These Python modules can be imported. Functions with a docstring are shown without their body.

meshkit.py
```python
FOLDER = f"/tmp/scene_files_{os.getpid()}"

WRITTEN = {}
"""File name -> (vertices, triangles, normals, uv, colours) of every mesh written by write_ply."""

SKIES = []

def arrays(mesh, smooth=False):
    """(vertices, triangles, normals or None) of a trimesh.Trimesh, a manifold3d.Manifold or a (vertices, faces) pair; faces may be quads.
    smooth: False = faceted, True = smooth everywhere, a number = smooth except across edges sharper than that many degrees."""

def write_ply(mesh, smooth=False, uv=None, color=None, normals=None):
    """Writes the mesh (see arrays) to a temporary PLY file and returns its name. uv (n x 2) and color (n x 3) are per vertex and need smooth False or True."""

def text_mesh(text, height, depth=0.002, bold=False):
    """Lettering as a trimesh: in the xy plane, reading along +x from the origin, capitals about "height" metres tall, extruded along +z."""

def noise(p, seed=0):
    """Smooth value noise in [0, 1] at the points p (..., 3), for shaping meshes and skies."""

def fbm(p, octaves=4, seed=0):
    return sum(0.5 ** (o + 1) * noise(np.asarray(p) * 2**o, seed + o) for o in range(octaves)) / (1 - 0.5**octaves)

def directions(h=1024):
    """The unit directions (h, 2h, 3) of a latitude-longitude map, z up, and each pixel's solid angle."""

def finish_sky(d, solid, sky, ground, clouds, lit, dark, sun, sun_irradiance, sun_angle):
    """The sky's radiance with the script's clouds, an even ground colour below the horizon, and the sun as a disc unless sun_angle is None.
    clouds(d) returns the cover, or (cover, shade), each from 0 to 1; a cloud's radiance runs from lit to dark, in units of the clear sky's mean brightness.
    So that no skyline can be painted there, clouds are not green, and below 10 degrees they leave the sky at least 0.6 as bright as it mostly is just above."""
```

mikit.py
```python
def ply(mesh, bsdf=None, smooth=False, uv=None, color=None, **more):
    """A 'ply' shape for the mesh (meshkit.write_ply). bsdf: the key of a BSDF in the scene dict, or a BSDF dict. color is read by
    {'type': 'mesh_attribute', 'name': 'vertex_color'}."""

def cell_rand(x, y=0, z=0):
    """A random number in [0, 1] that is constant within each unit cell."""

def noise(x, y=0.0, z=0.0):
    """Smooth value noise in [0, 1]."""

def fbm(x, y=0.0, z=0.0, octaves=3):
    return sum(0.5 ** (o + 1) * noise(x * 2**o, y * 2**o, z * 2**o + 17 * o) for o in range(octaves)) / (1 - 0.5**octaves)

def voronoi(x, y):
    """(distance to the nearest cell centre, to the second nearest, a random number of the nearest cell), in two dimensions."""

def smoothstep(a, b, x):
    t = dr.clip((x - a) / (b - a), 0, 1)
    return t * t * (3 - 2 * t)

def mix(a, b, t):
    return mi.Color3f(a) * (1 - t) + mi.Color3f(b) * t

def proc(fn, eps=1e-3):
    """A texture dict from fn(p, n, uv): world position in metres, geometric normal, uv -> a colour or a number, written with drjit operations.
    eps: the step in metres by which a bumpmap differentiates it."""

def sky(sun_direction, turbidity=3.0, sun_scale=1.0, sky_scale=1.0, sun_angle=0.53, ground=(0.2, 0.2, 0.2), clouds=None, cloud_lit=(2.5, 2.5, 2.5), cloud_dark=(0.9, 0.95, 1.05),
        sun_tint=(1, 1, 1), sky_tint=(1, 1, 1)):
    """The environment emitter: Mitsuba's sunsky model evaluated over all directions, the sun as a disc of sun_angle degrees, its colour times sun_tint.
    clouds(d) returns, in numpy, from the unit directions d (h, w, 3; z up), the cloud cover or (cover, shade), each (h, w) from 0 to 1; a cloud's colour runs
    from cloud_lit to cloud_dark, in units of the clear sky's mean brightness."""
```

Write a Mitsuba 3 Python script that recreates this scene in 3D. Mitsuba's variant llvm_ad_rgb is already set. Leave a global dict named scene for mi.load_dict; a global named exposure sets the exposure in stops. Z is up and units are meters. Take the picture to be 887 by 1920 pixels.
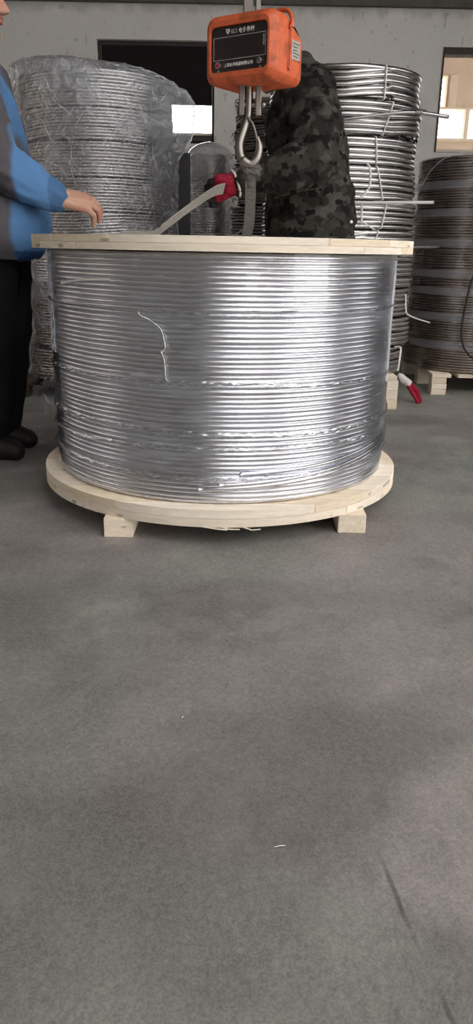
import math, random
import numpy as np, trimesh, mitsuba as mi, mikit, meshkit
import manifold3d as m3
from shapely.geometry import Point, box as sbox, Polygon
import drjit as dr

T = mi.ScalarTransform4f
scene, labels = {}, {}
rng = np.random.default_rng(7)
random.seed(7)

# ------------------------------------------------------------------ camera, sky, exposure
EYE, PITCH, ROLL, FOCAL = 0.82, math.radians(19.033), math.radians(1.0755), 1436.4
_c, _s = math.cos(PITCH), math.sin(PITCH)
_up = np.array([-math.sin(ROLL), math.cos(ROLL) * _s, math.cos(ROLL) * _c])
scene['camera'] = {'type': 'perspective', 'fov': math.degrees(2 * math.atan(443.5 / FOCAL)), 'fov_axis': 'x', 'near_clip': 0.05, 'far_clip': 200.0,
                   'to_world': T().look_at(origin=[0, 0, EYE], target=[0, _c, EYE - _s], up=_up.tolist())}
scene['sky'] = mikit.sky((0.5, -0.4, 0.7), turbidity=6.0, sun_scale=0.0, sky_scale=1.0, ground=(0.55, 0.55, 0.55),
                         clouds=lambda d: np.full(d.shape[:2], 1.0), cloud_lit=(1.07, 1.04, 1.0), cloud_dark=(0.9, 0.95, 1.0))
exposure = 5.6

# ------------------------------------------------------------------ helpers
def cat(ms):
    ms = [m if isinstance(m, trimesh.Trimesh) else tm(m) for m in ms]
    return trimesh.util.concatenate(ms)

def tm(man):
    m = man.to_mesh()
    return trimesh.Trimesh(np.array(m.vert_properties[:, :3]), np.array(m.tri_verts), process=False)

def to_man(t):
    return m3.Manifold(m3.Mesh(np.asarray(t.vertices, np.float32), np.asarray(t.faces, np.uint32)))

def numbered(key):
    if key not in scene and not any(k.startswith(key + '__') for k in scene): return key
    i = 1
    while True:
        k = '%s_%03d' % (key, i)
        if k not in scene and not any(q.startswith(k + '__') for q in scene): return k
        i += 1

def add(name, mesh, mat, parent=None, smooth=False, label=None, kind=None, color=None, shape=None, **kw):
    key = numbered((parent + '__' if parent else '') + name)
    scene[key] = shape if shape is not None else mikit.ply(mesh, mat, smooth=smooth, color=color, **kw)
    e = {}
    if label: e['label'] = label
    if kind: e['kind'] = kind
    if e: labels[key] = e
    return key

def thing(name, label, category, group=None):
    key = numbered(name)
    labels[key] = {'label': label, 'category': category}
    if group: labels[key]['group'] = group
    return key

def single(name, mesh, mat, label, category, group=None, smooth=False, **kw):
    key = add(name, mesh, mat, smooth=smooth, **kw)
    labels[key] = {'label': label, 'category': category}
    if group: labels[key]['group'] = group
    return key

def struct(name, mesh, mat, label, smooth=False):
    key = add(name, mesh, mat, smooth=smooth)
    labels[key] = {'label': label, 'kind': 'structure', 'category': name.split('_')[0]}
    return key

def bx(x0, x1, y0, y1, z0, z1, bev=0.0):
    if bev <= 0:
        return trimesh.creation.box(bounds=[[x0, y0, z0], [x1, y1, z1]])
    c = []
    for sx in (0, 1):
        for sy in (0, 1):
            for sz in (0, 1):
                p = np.array([(x0, x1)[sx], (y0, y1)[sy], (z0, z1)[sz]], float)
                d = np.array([1 - 2 * sx, 1 - 2 * sy, 1 - 2 * sz]) * bev
                for k in range(3):
                    q = p + d; q[k] = p[k]; c.append(q)
    return trimesh.convex.convex_hull(np.array(c))

def tube(pts, r, n=8, closed=False, caps=True):
    p = np.asarray(pts, float)
    if closed:
        t = np.roll(p, -1, 0) - np.roll(p, 1, 0)
    else:
        t = np.gradient(p, axis=0)
    t /= np.linalg.norm(t, axis=1, keepdims=True) + 1e-12
    ref = np.where(np.abs(t[:, 2:]) < 0.9, [[0, 0, 1.0]], [[0, 1.0, 0]])
    a = np.cross(t, ref); a /= np.linalg.norm(a, axis=1, keepdims=True) + 1e-12
    # keep frames consistent
    for i in range(1, len(a)):
        if abs(t[i, 2]) > 0.85 or abs(t[i - 1, 2]) > 0.85:
            v = a[i - 1] - t[i] * (a[i - 1] @ t[i]); a[i] = v / (np.linalg.norm(v) + 1e-12)
    b = np.cross(a, t)
    ang = np.arange(n) * 2 * np.pi / n
    rr = np.broadcast_to(np.asarray(r, float), (len(p),))
    v = p[:, None] + rr[:, None, None] * (np.cos(ang)[None, :, None] * a[:, None] + np.sin(ang)[None, :, None] * b[:, None])
    N = len(p); m = N if closed else N - 1
    i, j = np.meshgrid(np.arange(m), np.arange(n), indexing='ij'); i2 = (i + 1) % N; j2 = (j + 1) % n
    q = np.stack([i * n + j, i2 * n + j, i2 * n + j2, i * n + j2], -1).reshape(-1, 4)
    f = np.vstack([q[:, [0, 2, 1]], q[:, [0, 3, 2]]])
    v = v.reshape(-1, 3)
    if not closed and caps:
        v = np.vstack([v, p[0], p[-1]])
        k = np.arange(n); k2 = (k + 1) % n
        f = np.vstack([f, np.stack([np.full(n, N * n), k, k2], -1), np.stack([np.full(n, N * n + 1), (N - 1) * n + k2, (N - 1) * n + k], -1)])
    m_ = trimesh.Trimesh(v, f, process=False)
    if m_.volume < 0: m_.invert()
    return m_

def spline(pts, n=24):
    p = np.asarray(pts, float); P = np.vstack([2 * p[0] - p[1], p, 2 * p[-1] - p[-2]]); out = []
    for i in range(1, len(P) - 2):
        for t in np.linspace(0, 1, n, endpoint=False):
            out.append(0.5 * ((2 * P[i]) + (-P[i - 1] + P[i + 1]) * t + (2 * P[i - 1] - 5 * P[i] + 4 * P[i + 1] - P[i + 2]) * t * t + (-P[i - 1] + 3 * P[i] - 3 * P[i + 1] + P[i + 2]) * t ** 3))
    out.append(p[-1]); return np.array(out)

def ribbon(pts, width_dir, w, th):
    """a flat band along pts; width_dir a vector (or one per point)"""
    p = np.asarray(pts, float); wd = np.broadcast_to(np.asarray(width_dir, float), p.shape)
    t = np.gradient(p, axis=0); t /= np.linalg.norm(t, axis=1, keepdims=True)
    wd = wd - t * (wd * t).sum(1, keepdims=True); wd /= np.linalg.norm(wd, axis=1, keepdims=True)
    nrm = np.cross(t, wd)
    ring = np.stack([p + wd * w / 2 + nrm * th / 2, p - wd * w / 2 + nrm * th / 2, p - wd * w / 2 - nrm * th / 2, p + wd * w / 2 - nrm * th / 2], 1)
    N = len(p); v = ring.reshape(-1, 3); f = []
    for i in range(N - 1):
        for j in range(4):
            a, b = i * 4 + j, i * 4 + (j + 1) % 4
            f += [[a, b, b + 4], [a, b + 4, a + 4]]
    f += [[0, 2, 1], [0, 3, 2], [(N - 1) * 4, (N - 1) * 4 + 1, (N - 1) * 4 + 2], [(N - 1) * 4, (N - 1) * 4 + 2, (N - 1) * 4 + 3]]
    m_ = trimesh.Trimesh(v, np.array(f), process=False)
    if m_.volume < 0: m_.invert()
    return m_

def hull(*balls, seg=20):
    ms = [m3.Manifold.sphere(r, seg).translate([float(x) for x in p]) for p, r in balls]
    return m3.Manifold.batch_hull(ms) if len(ms) > 1 else ms[0]

def union(ms):
    return m3.Manifold.batch_boolean(list(ms), m3.OpType.Add)

def soft(man, step, it=10):
    t = tm(man.refine_to_length(step))
    t = trimesh.Trimesh(t.vertices, t.faces, process=True)
    trimesh.smoothing.filter_taubin(t, lamb=0.5, nu=0.53, iterations=it)
    return t

def wrinkle(t, amp, freq, seed=0, stretch=(1, 1, 1)):
    n = t.vertex_normals
    v = np.array(t.vertices)
    d = meshkit.fbm(v * np.asarray(stretch) * freq, 3, seed) - 0.5
    ridge = 1 - 2 * np.abs(meshkit.noise(v * np.asarray(stretch) * freq * 0.8 + 9, seed + 5) - 0.5)
    t = t.copy(); t.vertices = v + n * (amp * (d * 1.2 + 0.6 * (ridge ** 3 - 0.3)))[:, None]
    return t

def cyl(p0, p1, r, n=24):
    return tube([p0, p1], r, n)

def smoothnoise1(x, seed):
    return meshkit.noise(np.stack([x, np.full_like(x, 3.7), np.full_like(x, 1.3)], -1), seed) - 0.5

# ------------------------------------------------------------------ materials
P = mikit.proc
def two(d): return {'type': 'twosided', 'bsdf': d}
def flat(c, rough=0.7, spec=0.3, metal=0.0):
    return two({'type': 'principled', 'base_color': {'type': 'rgb', 'value': list(c)}, 'roughness': rough, 'specular': spec, 'metallic': metal})
def metal(c, alpha):
    return two({'type': 'roughconductor', 'material': 'Al', 'alpha': alpha, 'specular_reflectance': {'type': 'rgb', 'value': list(c)}})

def f_floor(p, n, uv):
    a = mikit.fbm(p.x * 1.6 + 3, p.y * 1.1, 0.0, 4)
    b = mikit.fbm(p.x * 6.0, p.y * 6.0, 4.0, 4)
    g = mikit.noise(p.x * 420, p.y * 420, 0.0)
    g2 = mikit.noise(p.x * 120, p.y * 120, 2.0)
    v = 0.212 + 0.085 * (a - 0.5) + 0.100 * (b - 0.5) + 0.070 * (g - 0.5) + 0.035 * (g2 - 0.5)
    # dark drag marks and the wandering crack near the camera
    m = mikit.fbm(p.x * 1.6 + p.y * 1.2, p.y * 3.0 - p.x * 1.8, 7.0, 4)
    v = v * (1 - 0.24 * mikit.smoothstep(0.42, 0.72, m))
    cx = 0.208 + (0.942 - p.y) * 0.155 + 0.016 * (mikit.fbm(p.y * 9.0, 3.0, 0.0, 3) - 0.5)
    crack = (1 - mikit.smoothstep(0.0015, 0.005, dr.abs(p.x - cx))) * mikit.smoothstep(0.96, 0.88, p.y) * mikit.smoothstep(0.2, 0.6, mikit.noise(p.y * 16, 0, 0))
    v = v * (1 - 0.45 * crack)
    stain = mikit.smoothstep(0.60, 0.90, mikit.noise(p.x * 26, p.y * 19, 5.0)) * mikit.smoothstep(0.5, 0.7, mikit.noise(p.x * 3.3, p.y * 3.1, 9.0))
    v = v * (1 - 0.12 * stain)
    t = mikit.noise(p.x * 1.9 + 11, p.y * 1.9, 0.0)
    return mikit.mix((1.05, 0.97, 0.94), (0.98, 1.0, 0.92), mikit.smoothstep(0.35, 0.65, t)) * v
def f_floor_h(p, n, uv):
    return mikit.fbm(p.x * 55, p.y * 55, 0.0, 3) + 0.7 * mikit.noise(p.x * 260, p.y * 260, 0.0)
scene['mat_floor'] = {'type': 'twosided', 'bsdf': {'type': 'bumpmap', 'arbitrary': P(f_floor_h, 2e-3), 'scale': 0.0010,
    'bsdf': {'type': 'principled', 'base_color': P(f_floor), 'roughness': 0.62, 'specular': 0.35}}}

def f_wall(p, n, uv):
    a = mikit.fbm(p.x * 1.1, p.z * 1.3 + p.y, 1.0, 4); b = mikit.noise(p.x * 40, p.z * 40, p.y * 40)
    v = 0.68 + 0.09 * (a - 0.5) + 0.03 * (b - 0.5)
    spot = mikit.smoothstep(0.89, 0.94, mikit.noise(p.x * 26, p.z * 22, p.y * 5))
    edge = mikit.smoothstep(2.54, 2.62, p.z + 0.10 * (mikit.fbm(p.x * 14, p.z * 3, 0.0, 3) - 0.5)) 
    v = v * (1 - 0.22 * spot) * (1 - 0.3 * edge)
    return mi.Color3f(1.0, 0.975, 0.94) * v
scene['mat_wall'] = two({'type': 'principled', 'base_color': P(f_wall), 'roughness': 0.85, 'specular': 0.2})
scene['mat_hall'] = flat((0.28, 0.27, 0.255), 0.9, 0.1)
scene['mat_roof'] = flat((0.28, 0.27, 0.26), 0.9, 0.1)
def f_beam(p, n, uv):
    v = 0.115 + 0.05 * (mikit.fbm(p.x * 5, p.z * 9, p.y * 9, 4) - 0.5) + 0.03 * (mikit.noise(p.x * 60, p.z * 60, p.y * 60) - 0.5)
    return mi.Color3f(1.0, 0.95, 0.86) * v
scene['mat_beam'] = two({'type': 'principled', 'base_color': P(f_beam), 'roughness': 0.9, 'specular': 0.1})
scene['mat_annex'] = flat((0.62, 0.52, 0.42), 0.8, 0.2)
scene['mat_annex_trim'] = flat((0.70, 0.62, 0.52), 0.6, 0.3)
scene['mat_dark_frame'] = flat((0.045, 0.035, 0.030), 0.6, 0.3)
scene['mat_black_board'] = flat((0.014, 0.013, 0.013), 0.8, 0.1)
scene['mat_grey_sheet'] = flat((0.045, 0.045, 0.048), 0.5, 0.4)
scene['mat_pane'] = {'type': 'thindielectric', 'int_ior': 1.5}
scene['mat_concrete_out'] = flat((0.50, 0.44, 0.38), 0.9, 0.1)
scene['mat_snow'] = flat((0.75, 0.75, 0.77), 0.9, 0.1)

def f_wood(axis, base, seed):
    def fn(p, n, uv):
        q = (p.x, p.y, p.z) if axis == 'x' else (p.y, p.x, p.z)
        warp = mikit.noise(q[0] * 3, q[1] * 9, q[2] * 9 + seed)
        g = mikit.noise(q[0] * 4 + seed, q[1] * 90 + 6 * warp, q[2] * 140 + 5 * warp)
        g2 = mikit.fbm(q[0] * 9, q[1] * 260, q[2] * 300, 2)
        bl = mikit.fbm(q[0] * 2.5 + seed, q[1] * 7, q[2] * 30, 3)
        k = mikit.noise(q[0] * 14 + 3 * seed, q[1] * 24, q[2] * 60)
        v = 1.0 - 0.16 * (g - 0.4) - 0.10 * (g2 - 0.5) - 0.20 * (bl - 0.5)
        dirt = mikit.smoothstep(0.80, 0.90, k)
        return mi.Color3f(*base) * v * (1 - 0.45 * dirt)
    return fn
WOOD = (0.74, 0.655, 0.54)
for i, (ax, b, s_) in enumerate([('x', WOOD, 1.0), ('x', (0.78, 0.70, 0.59), 5.0), ('x', (0.70, 0.60, 0.46), 9.0), ('y', WOOD, 2.0), ('y', (0.72, 0.625, 0.50), 6.0)]):
    scene['mat_wood_%d' % i] = two({'type': 'principled', 'base_color': P(f_wood(ax, b, s_)), 'roughness': 0.75, 'specular': 0.2})

scene['mat_alu'] = metal((0.85, 0.87, 0.92), 0.11)
scene['mat_alu_stack'] = metal((0.74, 0.73, 0.72), 0.17)
scene['mat_alu_left'] = metal((0.95, 0.95, 0.95), 0.24)
scene['mat_alu_shaded'] = metal((0.46, 0.40, 0.36), 0.24)  # dim light and film over the coils put into a lower reflectance
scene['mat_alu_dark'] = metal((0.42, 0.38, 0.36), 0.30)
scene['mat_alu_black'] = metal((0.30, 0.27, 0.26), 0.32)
scene['mat_core'] = flat((0.10, 0.09, 0.085), 0.9, 0.1)
scene['mat_wood_shaded'] = flat((0.055, 0.045, 0.036), 0.85, 0.1)  # wood with the shade under the stack put into its colour
scene['mat_film'] = {'type': 'thindielectric', 'int_ior': 1.45}
def haze(lo, hi, fx, fz):
    def fn(p, n, uv):
        a = mikit.fbm(p.x * fx + p.y * fx * 0.7, p.y * fx, p.z * fz, 3)
        return lo + (hi - lo) * mikit.smoothstep(0.38, 0.70, a)
    return fn
def streak(p, n, uv):
    c = mikit.fbm(p.x * 5 + 2, p.y * 5, p.z * 5, 3)
    w = mikit.noise(p.x * 7, p.y * 7, p.z * 7)
    d1 = mikit.noise((p.x + 0.6 * p.z) * 95, p.y * 30, (p.z - 0.6 * p.x) * 9 + 2 * w)
    d2 = mikit.noise((p.x - 0.8 * p.z) * 90, p.y * 30, (p.z + 0.8 * p.x) * 10 + 2 * w)
    fine = mikit.smoothstep(0.66, 0.92, d1) * mikit.smoothstep(0.40, 0.65, w) + mikit.smoothstep(0.66, 0.92, d2) * mikit.smoothstep(0.55, 0.35, w)
    layers = 0.13 * mikit.smoothstep(1.02, 1.48, p.z)
    return 0.035 + layers + 0.16 * mikit.smoothstep(0.45, 0.72, c) + 0.26 * fine
def drum_haze(p, n, uv):
    c = mikit.fbm(p.x * 4 + 2, p.y * 4, p.z * 11, 3)
    f = mikit.noise(p.x * 14, p.y * 14, p.z * 130)
    return 0.030 + 0.07 * mikit.smoothstep(0.42, 0.70, c) + 0.10 * mikit.smoothstep(0.74, 0.95, f)
_milk = two({'type': 'principled', 'base_color': {'type': 'rgb', 'value': [0.74, 0.78, 0.85]}, 'roughness': 0.28, 'specular': 0.6})  # bluish tint of the sky is put into this film colour
scene['mat_film_crumpled'] = {'type': 'blendbsdf', 'weight': P(streak), 'bsdf_0': {'type': 'thindielectric', 'int_ior': 1.5}, 'bsdf_1': _milk}
scene['mat_film_haze'] = {'type': 'blendbsdf', 'weight': P(haze(0.03, 0.13, 5, 9)), 'bsdf_0': {'type': 'thindielectric', 'int_ior': 1.5}, 'bsdf_1': _milk}
scene['mat_film_drum'] = {'type': 'blendbsdf', 'weight': P(drum_haze), 'bsdf_0': {'type': 'thindielectric', 'int_ior': 1.5}, 'bsdf_1': _milk}
scene['mat_film_fold'] = {'type': 'blendbsdf', 'weight': 0.30, 'bsdf_0': {'type': 'thindielectric', 'int_ior': 1.5}, 'bsdf_1': two({'type': 'roughconductor', 'material': 'Al', 'alpha': 0.14, 'specular_reflectance': {'type': 'rgb', 'value': [0.85, 0.87, 0.9]}})}
scene['mat_film_edge'] = {'type': 'blendbsdf', 'weight': 0.32, 'bsdf_0': {'type': 'thindielectric', 'int_ior': 1.5}, 'bsdf_1': _milk}
scene['mat_film_band'] = {'type': 'blendbsdf', 'weight': 0.15, 'bsdf_0': {'type': 'thindielectric', 'int_ior': 1.5}, 'bsdf_1': _milk}
scene['mat_white_tie'] = flat((0.78, 0.77, 0.74), 0.45, 0.4)
scene['mat_cable'] = flat((0.012, 0.012, 0.012), 0.5, 0.4)
def f_orange(p, n, uv):
    v = 1.0 - 0.30 * mikit.smoothstep(0.45, 0.75, mikit.fbm(p.x * 30, p.y * 30, p.z * 26, 3)) - 0.12 * mikit.noise(p.x * 160, p.y * 160, p.z * 160)
    return mi.Color3f(0.60, 0.118, 0.042) * v
scene['mat_orange'] = two({'type': 'principled', 'base_color': P(f_orange), 'roughness': 0.42, 'specular': 0.5})
scene['mat_panel'] = two({'type': 'principled', 'base_color': {'type': 'rgb', 'value': [0.012, 0.009, 0.010]}, 'roughness': 0.18, 'specular': 0.5})
scene['mat_display'] = two({'type': 'principled', 'base_color': {'type': 'rgb', 'value': [0.018, 0.010, 0.011]}, 'roughness': 0.12, 'specular': 0.5})
scene['mat_print'] = flat((0.62, 0.60, 0.58), 0.5, 0.3)
scene['mat_print_grey'] = flat((0.36, 0.33, 0.33), 0.5, 0.3)
scene['mat_steel'] = metal((0.30, 0.28, 0.255), 0.24)
scene['mat_steel_dark'] = metal((0.22, 0.20, 0.185), 0.30)
scene['mat_plate'] = metal((0.75, 0.74, 0.70), 0.30)
scene['mat_webbing'] = two({'type': 'principled', 'base_color': P(lambda p, n, uv: mi.Color3f(0.34, 0.33, 0.31) * (0.7 + 0.6 * mikit.noise(p.x * 300, p.y * 300, p.z * 300))), 'roughness': 0.9, 'specular': 0.1})
scene['mat_sling'] = two({'type': 'principled', 'base_color': P(lambda p, n, uv: mi.Color3f(0.105, 0.100, 0.090) * (0.6 + 0.8 * mikit.noise(p.x * 240, p.y * 240, p.z * 500))), 'roughness': 0.9, 'specular': 0.1})
def f_skin(p, n, uv):
    v = 0.92 + 0.16 * (mikit.fbm(p.x * 40, p.y * 40, p.z * 40, 3) - 0.5)
    r = mikit.smoothstep(0.4, 0.7, mikit.noise(p.x * 28, p.y * 28, p.z * 28))
    return mikit.mix((0.56, 0.33, 0.24), (0.58, 0.27, 0.21), r) * v
scene['mat_skin'] = two({'type': 'principled', 'base_color': P(f_skin), 'roughness': 0.5, 'specular': 0.35})
scene['mat_lip'] = flat((0.36, 0.13, 0.10), 0.5, 0.3)
scene['mat_nail'] = flat((0.66, 0.42, 0.34), 0.3, 0.5)
scene['mat_hair'] = flat((0.018, 0.014, 0.012), 0.6, 0.3)
scene['mat_eye'] = flat((0.60, 0.56, 0.52), 0.2, 0.5)
scene['mat_iris'] = flat((0.02, 0.012, 0.010), 0.2, 0.5)
scene['mat_cloth_vc'] = two({'type': 'principled', 'base_color': {'type': 'mesh_attribute', 'name': 'vertex_color'}, 'roughness': 0.85, 'specular': 0.15, 'sheen': 0.3})
scene['mat_trousers'] = two({'type': 'principled', 'base_color': {'type': 'rgb', 'value': [0.010, 0.010, 0.012]}, 'roughness': 0.85, 'specular': 0.1})
scene['mat_shoe'] = flat((0.014, 0.013, 0.012), 0.55, 0.3)
def f_camo(p, n, uv):
    a = mikit.fbm(p.x * 15, p.y * 15, p.z * 17, 3); b = mikit.fbm(p.x * 19 + 7, p.y * 19, p.z * 22 + 3, 3); c = mikit.fbm(p.x * 26 + 17, p.y * 26, p.z * 24, 3)
    base = mi.Color3f(0.022, 0.020, 0.018)
    base = mikit.mix(base, (0.038, 0.036, 0.031), mikit.smoothstep(0.50, 0.56, a))
    base = mikit.mix(base, (0.068, 0.066, 0.058), mikit.smoothstep(0.55, 0.63, b) * (0.6 + 0.4 * mikit.noise(p.x * 60, p.y * 60, p.z * 60)))
    base = mikit.mix(base, (0.010, 0.009, 0.009), mikit.smoothstep(0.57, 0.63, c))
    return base * (0.8 + 0.4 * mikit.noise(p.x * 250, p.y * 250, p.z * 250))
scene['mat_camo'] = two({'type': 'principled', 'base_color': P(f_camo), 'roughness': 0.9, 'specular': 0.1, 'sheen': 0.2})
scene['mat_glove_red'] = two({'type': 'principled', 'base_color': P(lambda p, n, uv: mi.Color3f(0.30, 0.022, 0.045) * (0.7 + 0.6 * mikit.noise(p.x * 200, p.y * 200, p.z * 200))), 'roughness': 0.85, 'specular': 0.1})
scene['mat_glove_dark'] = flat((0.022, 0.022, 0.024), 0.7, 0.2)
scene['mat_glove_white'] = flat((0.66, 0.62, 0.60), 0.85, 0.1)

# ------------------------------------------------------------------ the hall
HX0, HX1, HY0, HY1, HZ = -4.2, 5.0, -9.0, 7.0, 4.4
struct('floor', bx(HX0 - .2, HX1 + .2, HY0 - .2, 10.2, -0.15, 0.0), 'mat_floor', 'grey worn concrete floor of the workshop with faint cracks and drag marks')

def wall_with_holes(along, fixed0, fixed1, lo, hi, z0, z1, holes):
    """a wall along 'x' or 'y' with rectangular holes (a0, a1, z0, z1)"""
    poly = sbox(lo, z0, hi, z1)
    for a0, a1, b0, b1 in holes: poly = poly.difference(sbox(a0, b0, a1, b1))
    m = trimesh.creation.extrude_polygon(poly, fixed1 - fixed0, engine='earcut')
    v = np.array(m.vertices)
    m.vertices = np.stack([v[:, 0], fixed0 + v[:, 2], v[:, 1]], -1) if along == 'x' else np.stack([fixed0 + v[:, 2], v[:, 0], v[:, 1]], -1)
    if m.volume < 0: m.invert()
    return m

W1 = (-1.19, -0.245, 1.63, 2.375); W2 = (1.585, 2.75, 1.60, 2.36)
struct('wall_back', wall_with_holes('x', HY1, HY1 + .22, HX0 - .2, HX1 + .2, 0, 2.625, [W1, W2]), 'mat_wall', 'pale grey plastered wall behind the coil stacks with two openings')
struct('trim_1', bx(HX0 - .2, HX1 + .2, HY1 - .05, HY1 + .22, 2.625, HZ), 'mat_beam', 'dark concrete beam running along the top of the plastered wall')
RIGHT_HOLES = [(-7.8, -5.8, 1.0, 3.2), (-2.7, 0.5, 0.0, 4.1), (2.9, 4.1, 1.5, 2.9)]
struct('wall_right', wall_with_holes('y', HX1, HX1 + .2, HY0 - .2, HY1, 0, HZ, RIGHT_HOLES), 'mat_hall', 'grey side wall with a tall open loading door and windows')
LEFT_HOLES = [(1.2, 2.5, 1.1, 2.4), (3.6, 5.0, 1.1, 2.4)]
struct('wall_left', wall_with_holes('y', HX0 - .2, HX0, HY0 - .2, HY1, 0, HZ, LEFT_HOLES), 'mat_hall', 'grey side wall with two gridded windows')
struct('wall_front', wall_with_holes('x', HY0 - .2, HY0, HX0, HX1, 0, HZ, [(3.2, 4.7, 0.4, 3.6)]), 'mat_hall', 'grey end wall of the workshop behind the photographer')
ROOF = sbox(HX0 - .2, HY0 - .2, HX1 + .2, HY1 + .22)
for a0, a1, b0, b1 in ((0.8, 2.2, -7.5, 1.2),): ROOF = ROOF.difference(sbox(a0, b0, a1, b1))  # unseen roof opening added to brighten the floor
rf = trimesh.creation.extrude_polygon(ROOF, .15, engine='earcut'); rf.apply_translation([0, 0, HZ])
struct('ceiling', rf, 'mat_roof', 'grey workshop roof slab with an added opening that lights the floor')

def bars(along, fixed, a0, a1, z0, z1, na, nz, t=0.05, d=0.05):
    ms = []
    for i in range(na + 1):
        a = a0 + (a1 - a0) * i / na
        a = min(max(a, a0 + t / 2), a1 - t / 2)
        ms.append((a - t / 2, a + t / 2, z0, z1))
    for i in range(nz + 1):
        z = z0 + (z1 - z0) * i / nz
        z = min(max(z, z0 + t / 2), z1 - t / 2)
        ms.append((a0 + t, a1 - t, z - t / 2, z + t / 2))
    out = []
    for p0, p1, q0, q1 in ms:
        out.append(bx(p0, p1, fixed, fixed + d, q0, q1) if along == 'x' else bx(fixed, fixed + d, p0, p1, q0, q1))
    return cat(out)
n_w = 3
for (a0, a1, z0, z1), na, nz in ((RIGHT_HOLES[0], 3, 2), (RIGHT_HOLES[2], 4, 3)):
    struct('window_%d' % n_w, bars('y', HX1 + .06, a0, a1, z0, z1, na, nz), 'mat_dark_frame', 'gridded steel window frame in the right side wall'); n_w += 1
for (a0, a1, z0, z1) in LEFT_HOLES:
    struct('window_%d' % n_w, bars('y', HX0 - .12, a0, a1, z0, z1, 4, 3), 'mat_dark_frame', 'gridded steel window frame in the left side wall'); n_w += 1
struct('window_%d' % n_w, bars('x', HY0 - .12, 3.2, 4.7, 0.4, 3.6, 3, 3), 'mat_dark_frame', 'gridded steel window frame in the end wall')

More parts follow.
